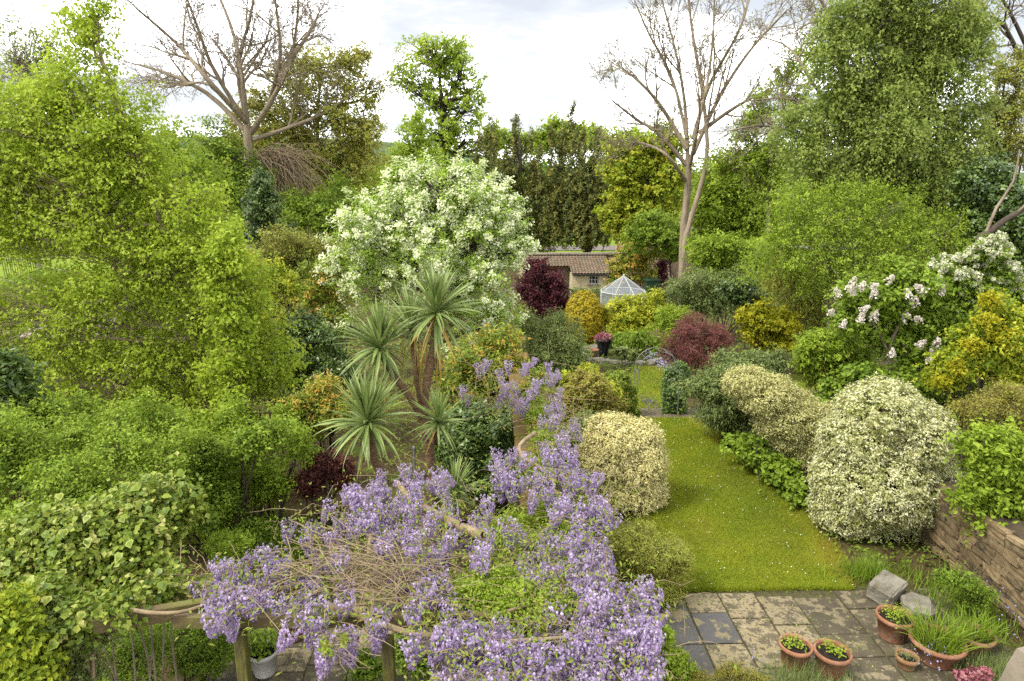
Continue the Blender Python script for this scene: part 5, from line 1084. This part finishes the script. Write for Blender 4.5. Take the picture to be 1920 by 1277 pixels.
# ---------------------------------------------------------------- cordylines
def strap_mesh(name, L, w, bend, seed, tone):
    """one long sword leaf along +X that arches down by bend (radians in all); V-folded"""
    q = np.random.default_rng(seed); n = 6; V, Fs = [], []; p = np.zeros(3); a = 0.0
    for i in range(n + 1):
        f = i / n; ww = w * (1.0 if f < .55 else max(0.04, 1 - (f - .55) / .45)) * (.7 + .3 * min(f / .15, 1))
        d = np.array([math.cos(a), 0, math.sin(a)]); nn_ = np.array([-math.sin(a), 0, math.cos(a)])
        V += [p + np.array([0, ww / 2, 0]) + nn_ * ww * .18, p.copy(), p - np.array([0, ww / 2, 0]) + nn_ * ww * .18]
        p = p + d * L / n; a -= bend / n * (.4 + 1.2 * f)
    for i in range(n):
        o = i * 3; Fs += [(o, o + 1, o + 4, o + 3), (o + 1, o + 2, o + 5, o + 4)]
    loops = [i for f in Fs for i in f]
    return mesh_np(name, np.array(V), loops, [4] * len(Fs), M['cord'], np.full(len(Fs), tone))
STR = {}
for bi, b in enumerate((.15, .5, .95, 1.45)):
    for ti, tn in enumerate((.15, .35, .55, .72)): STR[(bi, ti)] = strap_mesh('leaf', 1.0, .062, b, bi * 7 + ti, tn)
STR['dead'] = strap_mesh('leaf', 1.0, .05, .5, 99, .97)
def cordyline_head(t, org, c, L, n, nstuff, seed, tilt=(0, 0)):
    q = np.random.default_rng(seed); c = np.asarray(c, float)
    acc = []
    for i in range(n + nstuff):
        f = q.uniform(0, 1); az_ = i * 2.39996 + q.normal(0, .12)
        el = math.radians(np.interp(f, [0, .25, .6, .85, 1], [86, 66, 26, -20, -60]) + q.normal(0, 6))
        bi = int(np.interp(f, [0, .3, .6, .9], [0, 1, 2, 3.4])); bi = min(bi, 3) if f < .85 else q.integers(1, 3)
        ti = int(np.clip(q.normal(1.7, 1.0), 0, 3)); key = (int(bi), ti)
        if f > .93 and q.uniform() < .3: key = 'dead'
        s = L * q.uniform(.78, 1.08) * (1 if f > .1 else .8)
        R = Matrix.Rotation(az_, 4, 'Z') @ Matrix.Rotation(-el, 4, 'Y') @ Matrix.Rotation(q.normal(0, .35), 4, 'X')
        R = Matrix.Rotation(tilt[0], 4, 'X') @ Matrix.Rotation(tilt[1], 4, 'Y') @ R
        mat = Matrix.Translation(Vector(c - org + np.array([0, 0, .04 * (1 - f)]))) @ R @ Matrix.Diagonal((s, min(s, 1) * q.uniform(.75, 1.1), s, 1))
        if i < n:
            o = obj('leaf', STR[key], t); o.matrix_local = mat
        else: acc.append((STR[key], mat))
    return acc
def join_copies(name, acc, mat, parent):
    """many small copies baked into one mesh"""
    Vs, Ls, Cs, Ts, o = [], [], [], [], 0; cache = {}
    for me, mt in acc:
        if me.name not in cache:
            v = np.empty(len(me.vertices) * 3, np.float32); me.vertices.foreach_get('co', v)
            l = np.empty(len(me.loops), np.int32); me.loops.foreach_get('vertex_index', l)
            cnt = np.empty(len(me.polygons), np.int32); me.polygons.foreach_get('loop_total', cnt)
            tn = np.empty(len(me.polygons), np.float32); me.attributes['tone'].data.foreach_get('value', tn)
            cache[me.name] = (v.reshape(-1, 3), l, cnt, tn)
        v, l, cnt, tn = cache[me.name]; A = np.array(mt)
        Vs.append(v @ A[:3, :3].T + A[:3, 3]); Ls.append(l + o); Cs.append(cnt); Ts.append(tn); o += len(v)
    return stuff(obj(name, mesh_np(name, np.concatenate(Vs), np.concatenate(Ls), np.concatenate(Cs), mat, np.concatenate(Ts)), parent))
b0 = np.array([at(818, 960, 8.7)[0], 8.7, 0.0])
cA = thing('cordyline', 'tall cordyline palm with several strappy heads on forked brown trunks', 'palm', loc=tuple(b0))
heads = [((818, 590), 8.7, .74, 90, 70), ((712, 655), 8.5, .67, 80, 65), ((822, 795), 8.2, .48, 70, 30), ((852, 925), 7.4, .48, 60, 25)]
acc = []
for i, ((x, y), Y, L, n, ns) in enumerate(heads): acc += cordyline_head(cA, b0, at(x, y, Y), L, n, ns, 300 + i)
# older head behind, mostly dry
acc += cordyline_head(cA, b0, at(770, 620, 9.0), .7, 0, 60, 330)
for i in range(46):
    x, y, Y = random.choice([(812, 640, 8.72), (795, 660, 8.9), (712, 700, 8.5), (768, 650, 9.0)])
    p = at(x + random.gauss(0, 8), y + random.gauss(0, 16), Y) - b0
    s = random.uniform(.4, .75); acc.append((STR['dead'], Matrix.Translation(Vector(p)) @ Matrix.Rotation(random.uniform(0, 6.28), 4, 'Z') @ Matrix.Rotation(math.radians(random.uniform(60, 84)), 4, 'Y') @ Matrix.Diagonal((s, s * .8, s, 1))))
join_copies('old_leaves', acc, M['cord'], cA)
fork = at(795, 790, 8.6)
for path, r0 in (([b0, at(812, 900, 8.5), fork], .085), ([fork, at(800, 720, 8.65), at(812, 650, 8.7), at(818, 600, 8.7)], .06), ([fork, at(765, 740, 8.55), at(735, 700, 8.5), at(712, 660, 8.5)], .048), ([fork, at(782, 720, 8.8), at(776, 660, 9.0), at(770, 625, 9.0)], .04), ([fork, at(815, 830, 8.3), at(820, 800, 8.2)], .045), ([b0 + [.1, -.3, .1], at(850, 990, 7.6), at(852, 930, 7.4)], .05)):
    p = smooth_path(path, 10); tubes('trunk', [(p - b0, np.linspace(r0, r0 * .8, 10) * (1 + .06 * rng.normal(0, 1, 10)))], M['palmbark'], cA, 9)
b1 = np.array([at(722, 960, 7.5)[0] + .1, 7.5, 0.0])
cB = thing('cordyline', 'shorter single headed cordyline palm at the left with wide drooping leaves', 'palm', loc=tuple(b1))
hc = at(690, 795, 7.5); acc = cordyline_head(cB, b1, hc, .68, 115, 50, 340)
join_copies('old_leaves', acc, M['cord'], cB)
p = smooth_path([b1, at(716, 915, 7.5), at(702, 860, 7.5), hc], 10); tubes('trunk', [(p - b1, np.linspace(.055, .04, 10))], M['palmbark'], cB, 9)

# ---------------------------------------------------------------- pergola and wisteria
PZ = 2.25
pg = thing('pergola', 'weathered wooden pergola under the purple wisteria', 'pergola', loc=(-1.0, 4.6, 0))
po = np.array([-1.0, 4.6, 0])
pA, pB = atz(175, 1172, PZ), atz(365, 1140, PZ)
def beam(name, a, b, w, h, mat):
    a, b = np.asarray(a, float), np.asarray(b, float); d = b - a; l = np.linalg.norm(d)
    V, Fs = box(l, w, h, .008); o = obj(name, fixn(mesh_py(name, V, Fs, mat)), pg, tuple((a + b) / 2 - po), (0, -math.asin(d[2] / l), math.atan2(d[1], d[0]))); return o
posts = [atz(447, 1165, PZ), atz(726, 1182, PZ)]
yb = posts[0][1]
beam('beam', pA, pB + (pB - pA) * .25, .07, .13, M['wood'])
beam('beam', (posts[0][0] - .5, yb + .02, PZ), (1.0, yb - .05, PZ), .06, .11, M['wood'])
for q in posts + [np.array([atz(815, 1200, 2)[0], yb + .35, 0])]:
    box_obj('post', .085, .085, PZ - .06, M['postwood'], pg, (q[0] - po[0], q[1] - po[1], (PZ - .06) / 2), bev=.006)

wb = np.array([-.35, 6.2, 0.0])
ws = thing('wisteria', 'purple flowering wisteria sprawling over the pergola and boundary wall', 'wisteria', loc=tuple(wb))
def raceme(seed):
    q = np.random.default_rng(seed); n = 190; L = .27; u = np.sort(q.uniform(0, 1, n)); a = q.uniform(0, 6.283, n)
    rr = (.082 * (1 - u) ** .6 + .012) * np.sqrt(q.uniform(.35, 1, n)); bend = q.normal(0, .05, 2)
    P = np.stack([rr * np.cos(a) + bend[0] * u * u, rr * np.sin(a) + bend[1] * u * u, -u * L], 1); O = unit(np.stack([np.cos(a), np.sin(a), np.full(n, -.15)], 1))
    V1 = leaf_arrays(P + [0, 0, .008], O + q.normal(0, .45, (n, 3)) + [0, 0, .5], q.normal(0, 1, (n, 3)), .025 * q.uniform(.7, 1.3, n), .023)
    V2 = leaf_arrays(P + O * .006 - [0, 0, .006], O * .5 + q.normal(0, .6, (n, 3)), q.normal(0, .6, (n, 3)) + [0, 0, -1], .02, .013)
    V = np.concatenate([V1, V2]); tone = np.clip(np.concatenate([.68 - .25 * u + q.normal(0, .18, n), .30 + q.normal(0, .16, n)]), 0, 1)
    return mesh_np('flower_cluster', V, np.arange(8 * n), np.full(2 * n, 4), M['wist'], tone)
RC = [raceme(400 + i) for i in range(7)]
REG = [(400, 1085, 40, 28, 12), (430, 1140, 38, 35, 24), (520, 1090, 55, 38, 22), (480, 1060, 55, 22, 11), (580, 1140, 38, 45, 24), (590, 1060, 45, 28, 11), (565, 985, 28, 25, 7), (635, 1005, 38, 38, 15), (680, 955, 55, 38, 30), (745, 925, 55, 32, 30), (800, 920, 45, 28, 14), (730, 985, 55, 38, 26), (740, 1035, 45, 28, 14), (815, 980, 28, 25, 6), (840, 1010, 55, 28, 20), (890, 1030, 45, 28, 11), (805, 1075, 42, 45, 28), (790, 1115, 35, 30, 10), (782, 1180, 22, 35, 9), (700, 1150, 45, 18, 6), (615, 1110, 40, 30, 8),
       (905, 700, 22, 14, 4), (935, 725, 20, 20, 4), (985, 715, 45, 28, 22), (1010, 755, 38, 28, 16), (1045, 755, 25, 35, 12), (1040, 825, 25, 35, 14), (1062, 800, 18, 20, 6), (960, 888, 50, 28, 20), (1000, 918, 55, 26, 22), (1060, 890, 36, 36, 26), (1090, 940, 45, 45, 32), (1125, 965, 28, 35, 14), (1080, 1000, 50, 36, 20), (990, 1020, 36, 22, 7), (940, 1005, 28, 18, 5), (905, 960, 18, 36, 5), (1010, 1070, 36, 28, 11), (1100, 1080, 45, 36, 22), (1050, 1108, 50, 34, 14), (1130, 1130, 45, 36, 24), (1200, 1145, 32, 40, 22), (1020, 1150, 28, 28, 9), (870, 1165, 34, 34, 12), (850, 1225, 34, 50, 26), (910, 1215, 50, 45, 36), (980, 1235, 45, 38, 28), (1060, 1245, 55, 38, 32), (1130, 1205, 50, 45, 38), (1195, 1225, 34, 45, 30), (1060, 1290, 120, 25, 24), (900, 1290, 60, 20, 14), (645, 1200, 6, 6, 2), (612, 1215, 6, 8, 2), (930, 765, 14, 12, 3), (880, 745, 14, 8, 3)]
q = np.random.default_rng(9); allr = []
for (x, y, rx, ry, n) in REG:
    for k in range(max(2, int(n * .52))):
        a, rr = q.uniform(0, 6.283), math.sqrt(q.uniform(0, 1)); px, py = x + 1.25 * rx * rr * math.cos(a), y + 1.25 * ry * rr * math.sin(a)
        allr.append((atz(px, py - 14, 2.42 + q.normal(0, .07)), q.uniform(.62, 1.1), q.uniform(0, 6.283), q.normal(0, .22), q.normal(0, .22), q.integers(7)))
order = sorted(range(len(allr)), key=lambda i: -allr[i][1] / allr[i][0][1]); acc = []
for rank, i in enumerate(order):
    p, s, rz_a, tx, ty, v = allr[i]
    mt = Matrix.Translation(Vector(p - wb)) @ Matrix.Rotation(tx, 4, 'X') @ Matrix.Rotation(ty, 4, 'Y') @ Matrix.Rotation(rz_a, 4, 'Z') @ Matrix.Diagonal((s * 1.05, s * 1.05, s, 1))
    if rank < 300:
        o = obj('flower_cluster', RC[v], ws); o.matrix_local = mt; o['kind'] = 'stuff'
    else: acc.append((RC[v], mt))
join_copies('small_flower_clusters', acc, M['wist'], ws)
# woody stems: thick limbs and a tangle of straw coloured shoots
def wp(x, y, z=2.38): return atz(x, y, z)
limbs = [([(560, 1062), (620, 1080), (700, 1120), (640, 1130)], .02), ([(610, 1128), (680, 1150), (760, 1178), (826, 1186)], .032), ([(905, 1000), (870, 985), (820, 960), (770, 930), (745, 900)], .05), ([(1003, 808), (975, 830), (980, 852), (1010, 870), (1040, 900)], .03), ([(560, 1065), (660, 1110), (780, 1130)], .018), ([(245, 1137), (290, 1143), (345, 1140), (400, 1120), (470, 1090)], .018), ([(950, 1140), (1040, 1120), (1140, 1140), (1235, 1152)], .014), ([(700, 960), (690, 1040), (700, 1110), (690, 1170)], .02), ([(850, 1230), (930, 1200), (1040, 1190), (1150, 1180)], .02)]
pol = [(smooth_path([wp(*p) + [0, 0, -.03] for p in l], 12) - wb, np.linspace(r, r * .6, 12)) for l, r in limbs]
pol.append((smooth_path([wb, wb + [.05, -.1, 1.0], wb + [-.05, .1, 1.8], wp(870, 985)], 12) - wb, np.linspace(.07, .05, 12)))
stuff(tubes('limbs', pol, M['twig'], ws, 7))
pol = []
for i in range(190):
    c = (random.gauss(690, 75), random.gauss(1075, 26)); l = random.uniform(60, 190); a = random.gauss(0, .6)
    a_, b_ = wp(c[0] - l / 2 * math.cos(a), c[1] - l / 2 * math.sin(a), 2.38 + random.uniform(-.06, .14)), wp(c[0] + l / 2 * math.cos(a), c[1] + l / 2 * math.sin(a), 2.38 + random.uniform(-.12, .14))
    pol.append((curve(a_, b_, 6, random.uniform(0, .10), .012) - wb, np.linspace(.0042, .0022, 6)))
for i in range(520):
    R_ = random.choice(REG); c = (R_[0] + random.gauss(0, R_[2]), R_[1] + random.gauss(0, R_[3])); l = random.uniform(30, 110); a = random.uniform(0, 6.28)
    a_, b_ = wp(*c, 2.40 + random.uniform(-.1, .05)), wp(c[0] + l * math.cos(a), c[1] + l * .6 * math.sin(a), 2.45 + random.uniform(-.1, .18))
    pol.append((curve(a_, b_, 5, random.uniform(0, .06), .015) - wb, np.linspace(.0034, .0016, 5)))
stuff(tubes('shoots', pol, M['twig'], ws, 4))
# young bronze leaves
Pn = np.array([wp(R_[0] + random.gauss(0, R_[2]), R_[1] + random.gauss(0, R_[3]), 2.44 + random.gauss(0, .05)) for R_ in random.choices(REG, k=6500)])
leaves('young_leaves', Pn - wb, rng.normal(0, .6, Pn.shape) + [0, 0, .7], rng.normal(0, 1, Pn.shape), .05 * rng.uniform(.6, 1.3, len(Pn)), .018, rng.uniform(0, 1, len(Pn)), leafmat('bronze_young_leaf', [(.13, .11, .035), (.12, .15, .025), (.09, .13, .018)], .4), ws)
# green climber among the wisteria
plant('jasmine', 'bright green jasmine mound in the middle of the wisteria', 'climber', [(940, 1110, 100, 45, 0), (880, 1140, 70, 32, -.2), (1010, 1120, 80, 40, -.2), (960, 1165, 90, 35, -.4), (1000, 1030, 60, 35, .9), (900, 1090, 60, 30, .3), (950, 985, 50, 28, 1.4), (1030, 960, 40, 20, 1.6), (1000, 880, 40, 25, 2.6), (1020, 820, 30, 25, 3.6), (1010, 780, 30, 20, 4.2), (1060, 1000, 30, 25, 1.0), (1090, 1060, 40, 25, .4)], 4.92, 'fresh', .030, .5, 3000, 18, .06, tone_m=.42, tone_c=.55, base=0, tw=300, tw_r=.003, stem_mat='twig', shell=4.5)
plant('shade_shrub', 'dark shrub growing in the shade beneath the left end of the pergola', 'shrub', [(350, 1200, 90, 45), (420, 1180, 50, 45), (380, 1240, 60, 30), (250, 1220, 70, 50, -.4), (200, 1270, 60, 40, -.6)], 6.4, 'mid', .03, .6, 1100, 18, .07, tone_m=.35, tone_c=.4)
# ---------------------------------------------------------------- ivy on its frame, lower left
def ivy_leaf(i, inner, rim, name='leaf'):
    q = np.random.default_rng(500 + i)
    prof = [(0, -.42), (.30, -.48), (.50, -.12), (.34, .10), (.22, .30), (0, .62), (-.22, .30), (-.34, .10), (-.50, -.12), (-.30, -.48)]
    V = [(0, 0, .05)]; 
    for k in (.68, 1.0):
        for (x, y) in prof: V.append((x * k * (1 + q.normal(0, .04)), y * k, -.10 * (x * x + y * y) * k + q.normal(0, .01)))
    n = 10; Fs = [(0, 1 + j, 1 + (j + 1) % n) for j in range(n)] + [(1 + j, 11 + j, 11 + (j + 1) % n, 1 + (j + 1) % n) for j in range(n)]
    return mesh_np(name, np.array(V), [a for f in Fs for a in f], [len(f) for f in Fs], M['ivy'], [inner] * n + [rim] * n)
IV = [ivy_leaf(i, *c) for i, c in enumerate([(.30, .80), (.45, .92), (.20, .40), (.60, .95), (.5, .55), (.35, .7), (.12, .3), (.65, .75)])]
iv = plant('ivy', 'cream edged variegated ivy heaped over the left end of the pergola beam', 'ivy', [(300, 930, 65, 40, .3), (250, 980, 85, 50), (180, 1010, 95, 45), (110, 1060, 90, 50, -.2), (230, 1050, 80, 40, -.2), (330, 970, 35, 45, .3), (60, 1000, 70, 50), (160, 1110, 80, 35, -.4), (290, 1110, 55, 22, -.6), (30, 1110, 60, 50, -.4), (150, 1165, 50, 28, -1.0), (90, 1130, 60, 40, -.8), (210, 1140, 45, 18, -1.0)], 5.6, 'ivy', .052, .85, 1800, 13, .09, tone_m=.5, tone_c=.25, tone_s=.2, base=0, tw=160, tw_r=.004, stem_mat='bark', shell=5, stems=1, stem_r=.012)
pts, orr = iv[2], iv[3]; front = np.where((orr[:, 1] < .35) & (orr[:, 2] > -.2))[0]; q = np.random.default_rng(3)
for j in q.choice(front, 300):
    p = pts[j] + orr[j] * q.uniform(.05, .14) + q.normal(0, .06, 3); nrm = Vector(unit(orr[j] * .6 + np.array([0, -.45, .55]) + q.normal(0, .35, 3)))
    rot = nrm.to_track_quat('Z', 'Y').to_matrix().to_4x4() @ Matrix.Rotation(math.pi + q.normal(0, .6), 4, 'Z'); s = q.uniform(.055, .092)
    o = obj('leaf', IV[q.choice(8, p=[.16, .08, .20, .06, .18, .16, .08, .08])], iv[0]); o.matrix_local = Matrix.Translation(Vector(p - iv[5])) @ rot @ Matrix.Diagonal((s, s, s, 1))
plant('ivy_bush', 'bright yellow green leafy bush in the bottom left corner', 'shrub', [(40, 1190, 45, 50), (50, 1245, 45, 45), (10, 1150, 35, 40), (20, 1270, 60, 35)], 4.4, 'ylgreen', .05, .65, 460, 14, .075, tone_m=.2, tone_c=.25, base=0)
plant('dull_ivy', 'dull green trailing growth between the yellow bush and the dark pergola shade', 'shrub', [(140, 1200, 45, 40), (130, 1250, 50, 35), (170, 1170, 40, 30), (100, 1150, 40, 30)], 4.7, 'greygreen', .032, .7, 700, 14, .06, tone_m=.6, base=0, tw=250, tw_r=.003, stem_mat='twig')

# ---------------------------------------------------------------- pots, rocks and small plants on the patio
def potted(label, px, py, R, hgt, mat, plant_mat, n, leaf, ratio, ph, seed, prof=None, spread=.6, name='terracotta_pot', blade=False, rimw=.04, fill=True):
    c = gnd(px, py); q = np.random.default_rng(seed)
    t = thing(name, label, 'flower pot', loc=(c[0], c[1], 0.016))
    pr = [(0, 0), (R * .70, 0), (R * .72, .015), (R * .90, hgt - .06), (R * .97, hgt - .055), (R * 1.02, hgt - .03), (R, hgt), (R * .90, hgt + .002), (R * .86, hgt - .03), (R * .84, hgt - .07)]
    lathe('pot', pr, M[mat], t, 36); lathe('soil', [(0, hgt - .045), (R * .5, hgt - .05), (R * .855, hgt - .06)], M['soilpot'], t, 24)
    if blade:
        a = q.uniform(0, 6.283, n); rr = R * .85 * np.sqrt(q.uniform(0, 1, n)); P = np.stack([rr * np.cos(a), rr * np.sin(a), np.full(n, hgt - .06)], 1)
        acc = []
        for p in P:
            s = ph * q.uniform(.6, 1.1); out_ = math.atan2(p[1], p[0]) + q.normal(0, .8)
            el = math.radians(np.clip(q.normal(68, 14), 25, 88)); acc.append((GB_[q.integers(3)], Matrix.Translation(Vector(p)) @ Matrix.Rotation(out_, 4, 'Z') @ Matrix.Rotation(-el, 4, 'Y') @ Matrix.Rotation(q.normal(0, .5), 4, 'X') @ Matrix.Diagonal((s, s * .8, s, 1))))
        join_copies('strap_leaves', acc, M['blade'], t)
    else:
        P = []
        for k in range(7):
            a, rr = q.uniform(0, 6.283), R * .55 * math.sqrt(q.uniform(0, 1)); cc = np.array([rr * math.cos(a), rr * math.sin(a), hgt + q.uniform(0, ph)])
            P.append(cc + q.normal(0, .045 * spread / .6, (n // 7, 3)) * [1, 1, .6])
        P = np.concatenate(P); O = unit(P - [0, 0, hgt - .2])
        leaves('foliage', P, O + q.normal(0, .4, P.shape) + [0, 0, .5], q.normal(0, 1, P.shape), leaf * q.uniform(.7, 1.3, len(P)), leaf * ratio, np.clip(q.normal(.6, .2, len(P)), 0, 1), M[plant_mat], t)
    return t, c
def blade_mesh(tone, seed, bend):
    me = strap_mesh('blade', 1.0, .035, bend, seed, tone); me.materials.clear(); me.materials.append(M['blade']); return me
GB_ = [blade_mesh(.3, 1, .5), blade_mesh(.6, 2, 1.0), blade_mesh(.9, 3, 1.5)]
potted('left of the two front terracotta pots with small pale plants', 1488, 1246, .19, .27, 'terra', 'fresh', 130, .036, .6, .05, 1)
potted('right of the two front terracotta pots with small pale plants', 1556, 1262, .205, .29, 'terra', 'fresh', 140, .036, .6, .05, 2)
potted('terracotta pot with trailing foliage standing in front of the two rocks', 1672, 1196, .215, .31, 'terra', 'fresh', 260, .032, .6, .08, 3, spread=.8)
potted('wide terracotta bowl overflowing with bright green strap leaves', 1752, 1236, .30, .26, 'terra', None, 300, .0, .0, .38, 4, blade=True)
potted('terracotta bowl of strap leaves behind the widest bowl, nearest the stone wall', 1822, 1222, .22, .25, 'terra_old', None, 170, .0, .0, .35, 5, blade=True)
potted('small weathered clay pot with wispy thyme on the patio', 1698, 1252, .125, .15, 'terra_old', 'greygreen', 160, .02, .3, .06, 6)
potted('white ceramic pot with dark leafy plant beneath the pergola', 498, 1262, .17, .30, 'whitepot', 'mid', 420, .06, .6, .22, 7, spread=1.2, name='white_pot')
potted('terracotta pot behind the white pot beneath the pergola', 548, 1196, .19, .30, 'terra', 'mid', 160, .06, .6, .1, 8)
def block(name, size, seed, bev):
    r = np.random.default_rng(seed); import bmesh
    V, Fs = box(*size, bev); me = fixn(mesh_py(name, V, Fs, M['rock'])); bm = bmesh.new(); bm.from_mesh(me)
    bmesh.ops.subdivide_edges(bm, edges=bm.edges, cuts=3, use_grid_fill=True)
    ph = r.uniform(0, 6, 5); fr = r.normal(0, 9, (5, 3))
    for v in bm.verts:
        q = np.array(v.co); d = sum(math.sin(fr[k] @ q + ph[k]) for k in range(5)) * .006; v.co = Vector(q * (1 + d * 2) + r.normal(0, .0025, 3))
    bm.to_mesh(me); bm.free(); return me
c = gnd(1668, 1132)
tag(obj('squared_rock', block('squared_rock', (.46, .34, .27), 3, .035), None, (c[0], c[1] + .1, .15), (.12, -.10, .62)), 'large squared grey limestone block at the patio corner', 'rock')
c = gnd(1722, 1150)
tag(obj('rounded_rock', block('rounded_rock', (.40, .34, .26), 8, .10), None, (c[0], c[1] + .02, .10), (.15, .12, -.35)), 'rounded grey boulder between the squared block and the strap leaves', 'rock')
# herbs beside the wall and at the front of the patio
def tuft(name, label, px, py, w, d, h, n, mat, wd=.012, lean=.5, tone=None):
    c = gnd(px, py); P = np.stack([c[0] + rng.normal(0, w, n), c[1] + rng.normal(0, d, n), np.zeros(n)], 1); o = blades(name, P - c * [1, 1, 0], h, wd, M[mat], lean, tone)
    o.location = (c[0], c[1], 0.0); return tag(o, label, 'plant')
tuft('lavender_tuft', 'grey green grassy tuft in front of the left terracotta pot', 1500, 1290, .28, .14, .26, 900, 'greygreen', .008)
tuft('grass_tuft', 'green grassy edge growing between white pittosporum and squared block', 1625, 1078, .22, .12, .24, 500, 'blade', .012)
tuft('bluebell_leaves', 'strappy green leaves along the foot of the right stone wall', 1800, 1140, .30, .45, .26, 900, 'blade', .012)
tuft('grass_tuft', 'silvery grass tuft at the bottom right near the pink flower', 1850, 1262, .22, .16, .24, 600, 'greygreen', .01)
tuft('iris_leaves', 'dark blue green grassy leaves behind the left wisteria', 540, 1040, .22, .16, .42, 500, 'mid', .014)
tuft('iris_leaves', 'grassy clump on the brown soil left of the wisteria', 500, 985, .25, .2, .28, 260, 'mid', .014)
plant('sage_mound', 'yellow green leafy mound between boulder and stone wall', 'plant', [(1745, 1128, 30, 16), (1770, 1145, 28, 14), (1715, 1115, 18, 12)], 8.1, 'ylgreen', .045, .45, 200, 14, .05, stems=0, tw=0, tone_m=.35)
plant('wall_foot_plants', 'dark leafy plants with blue flowers at the foot of the right wall', 'plant', [(1870, 1180, 40, 30), (1900, 1220, 40, 35), (1835, 1120, 35, 22), (1790, 1085, 35, 18)], 7.3, 'mid', .035, .6, 620, 14, .07, stems=0, tone_m=.4)
plant('heath_mound', 'low brown green heath mound at the front edge of the patio', 'plant', [(1365, 1268, 40, 18), (1310, 1275, 35, 18), (1420, 1275, 25, 16)], 6.25, 'twig_shrub', .018, .4, 900, 14, .035, stems=0, tone_m=.5, base=0)
plant('geranium_patch', 'fresh green leafy patch in the corner between wisteria and patio', 'plant', [(1262, 1235, 28, 28), (1275, 1270, 35, 22), (1240, 1190, 18, 26)], 6.3, 'fresh', .04, .7, 380, 14, .05, stems=0, tone_m=.5, base=0)
plant('heuchera', 'dusky pink leaved heuchera at the bottom right edge', 'plant', [(1832, 1274, 30, 12)], 6.25, 'pink_fl', .055, .8, 120, 14, .045, stems=0, tw=0, tone_m=.5, base=0)
plant('wisp_plant', 'wispy green thyme sprouting beside the small weathered pot', 'plant', [(1672, 1222, 16, 16), (1690, 1240, 10, 10)], 6.9, 'greygreen', .022, .3, 120, 14, .04, stems=0, tone_m=.7, base=0)
plant('paving_weed', 'dark leafy plant on the paving under the pergola by the second post', 'plant', [(690, 1250, 32, 22), (765, 1210, 28, 40), (790, 1250, 30, 25)], 6.4, 'mid', .05, .5, 380, 14, .06, stems=0, tone_m=.3, base=0)
k = 150; cc = [gnd(x, y) for x, y in [(1860, 1150), (1880, 1180), (1845, 1130), (1810, 1120), (1890, 1220), (1730, 1262), (1765, 1265), (1420, 1272)]]
Pk = np.array([cc[i % len(cc)] + [rng.normal(0, .12), rng.normal(0, .12), rng.uniform(.18, .36)] for i in range(k)])
tag(leaves('bluebells', Pk, rng.normal(0, 1, Pk.shape), rng.normal(0, 1, Pk.shape), .024, .02, rng.uniform(0, 1, k), M['blue_fl'], None), 'small violet blue bluebell flowers along the wall foot and patio edge', 'flowers')
# fallen petals and moss on the paving
x, y = rng.uniform(2, 5, 240), rng.uniform(5.6, PY1, 240)
tag(leaves('paving_moss', np.stack([x, y, np.full(240, .02)], 1), rng.normal(0, .2, (240, 3)) + [0, 0, 1], rng.normal(0, 1, (240, 3)), .03, .02, rng.uniform(0, 1, 240), M['fresh'], None), 'little weeds and moss tufts scattered over the patio joints', 'weeds')
# stone coping of the house at the very corner
cp = at(1958, 1300, 2.6)
tag(rock('stone_coping', M['coping'], None, (cp[0] + .09, 2.6, cp[2] - .22), (.24, .5, .6), 31, (0, .25, .1), .03, .8, 5), 'pale stone edge of the house in the bottom right corner', 'coping')
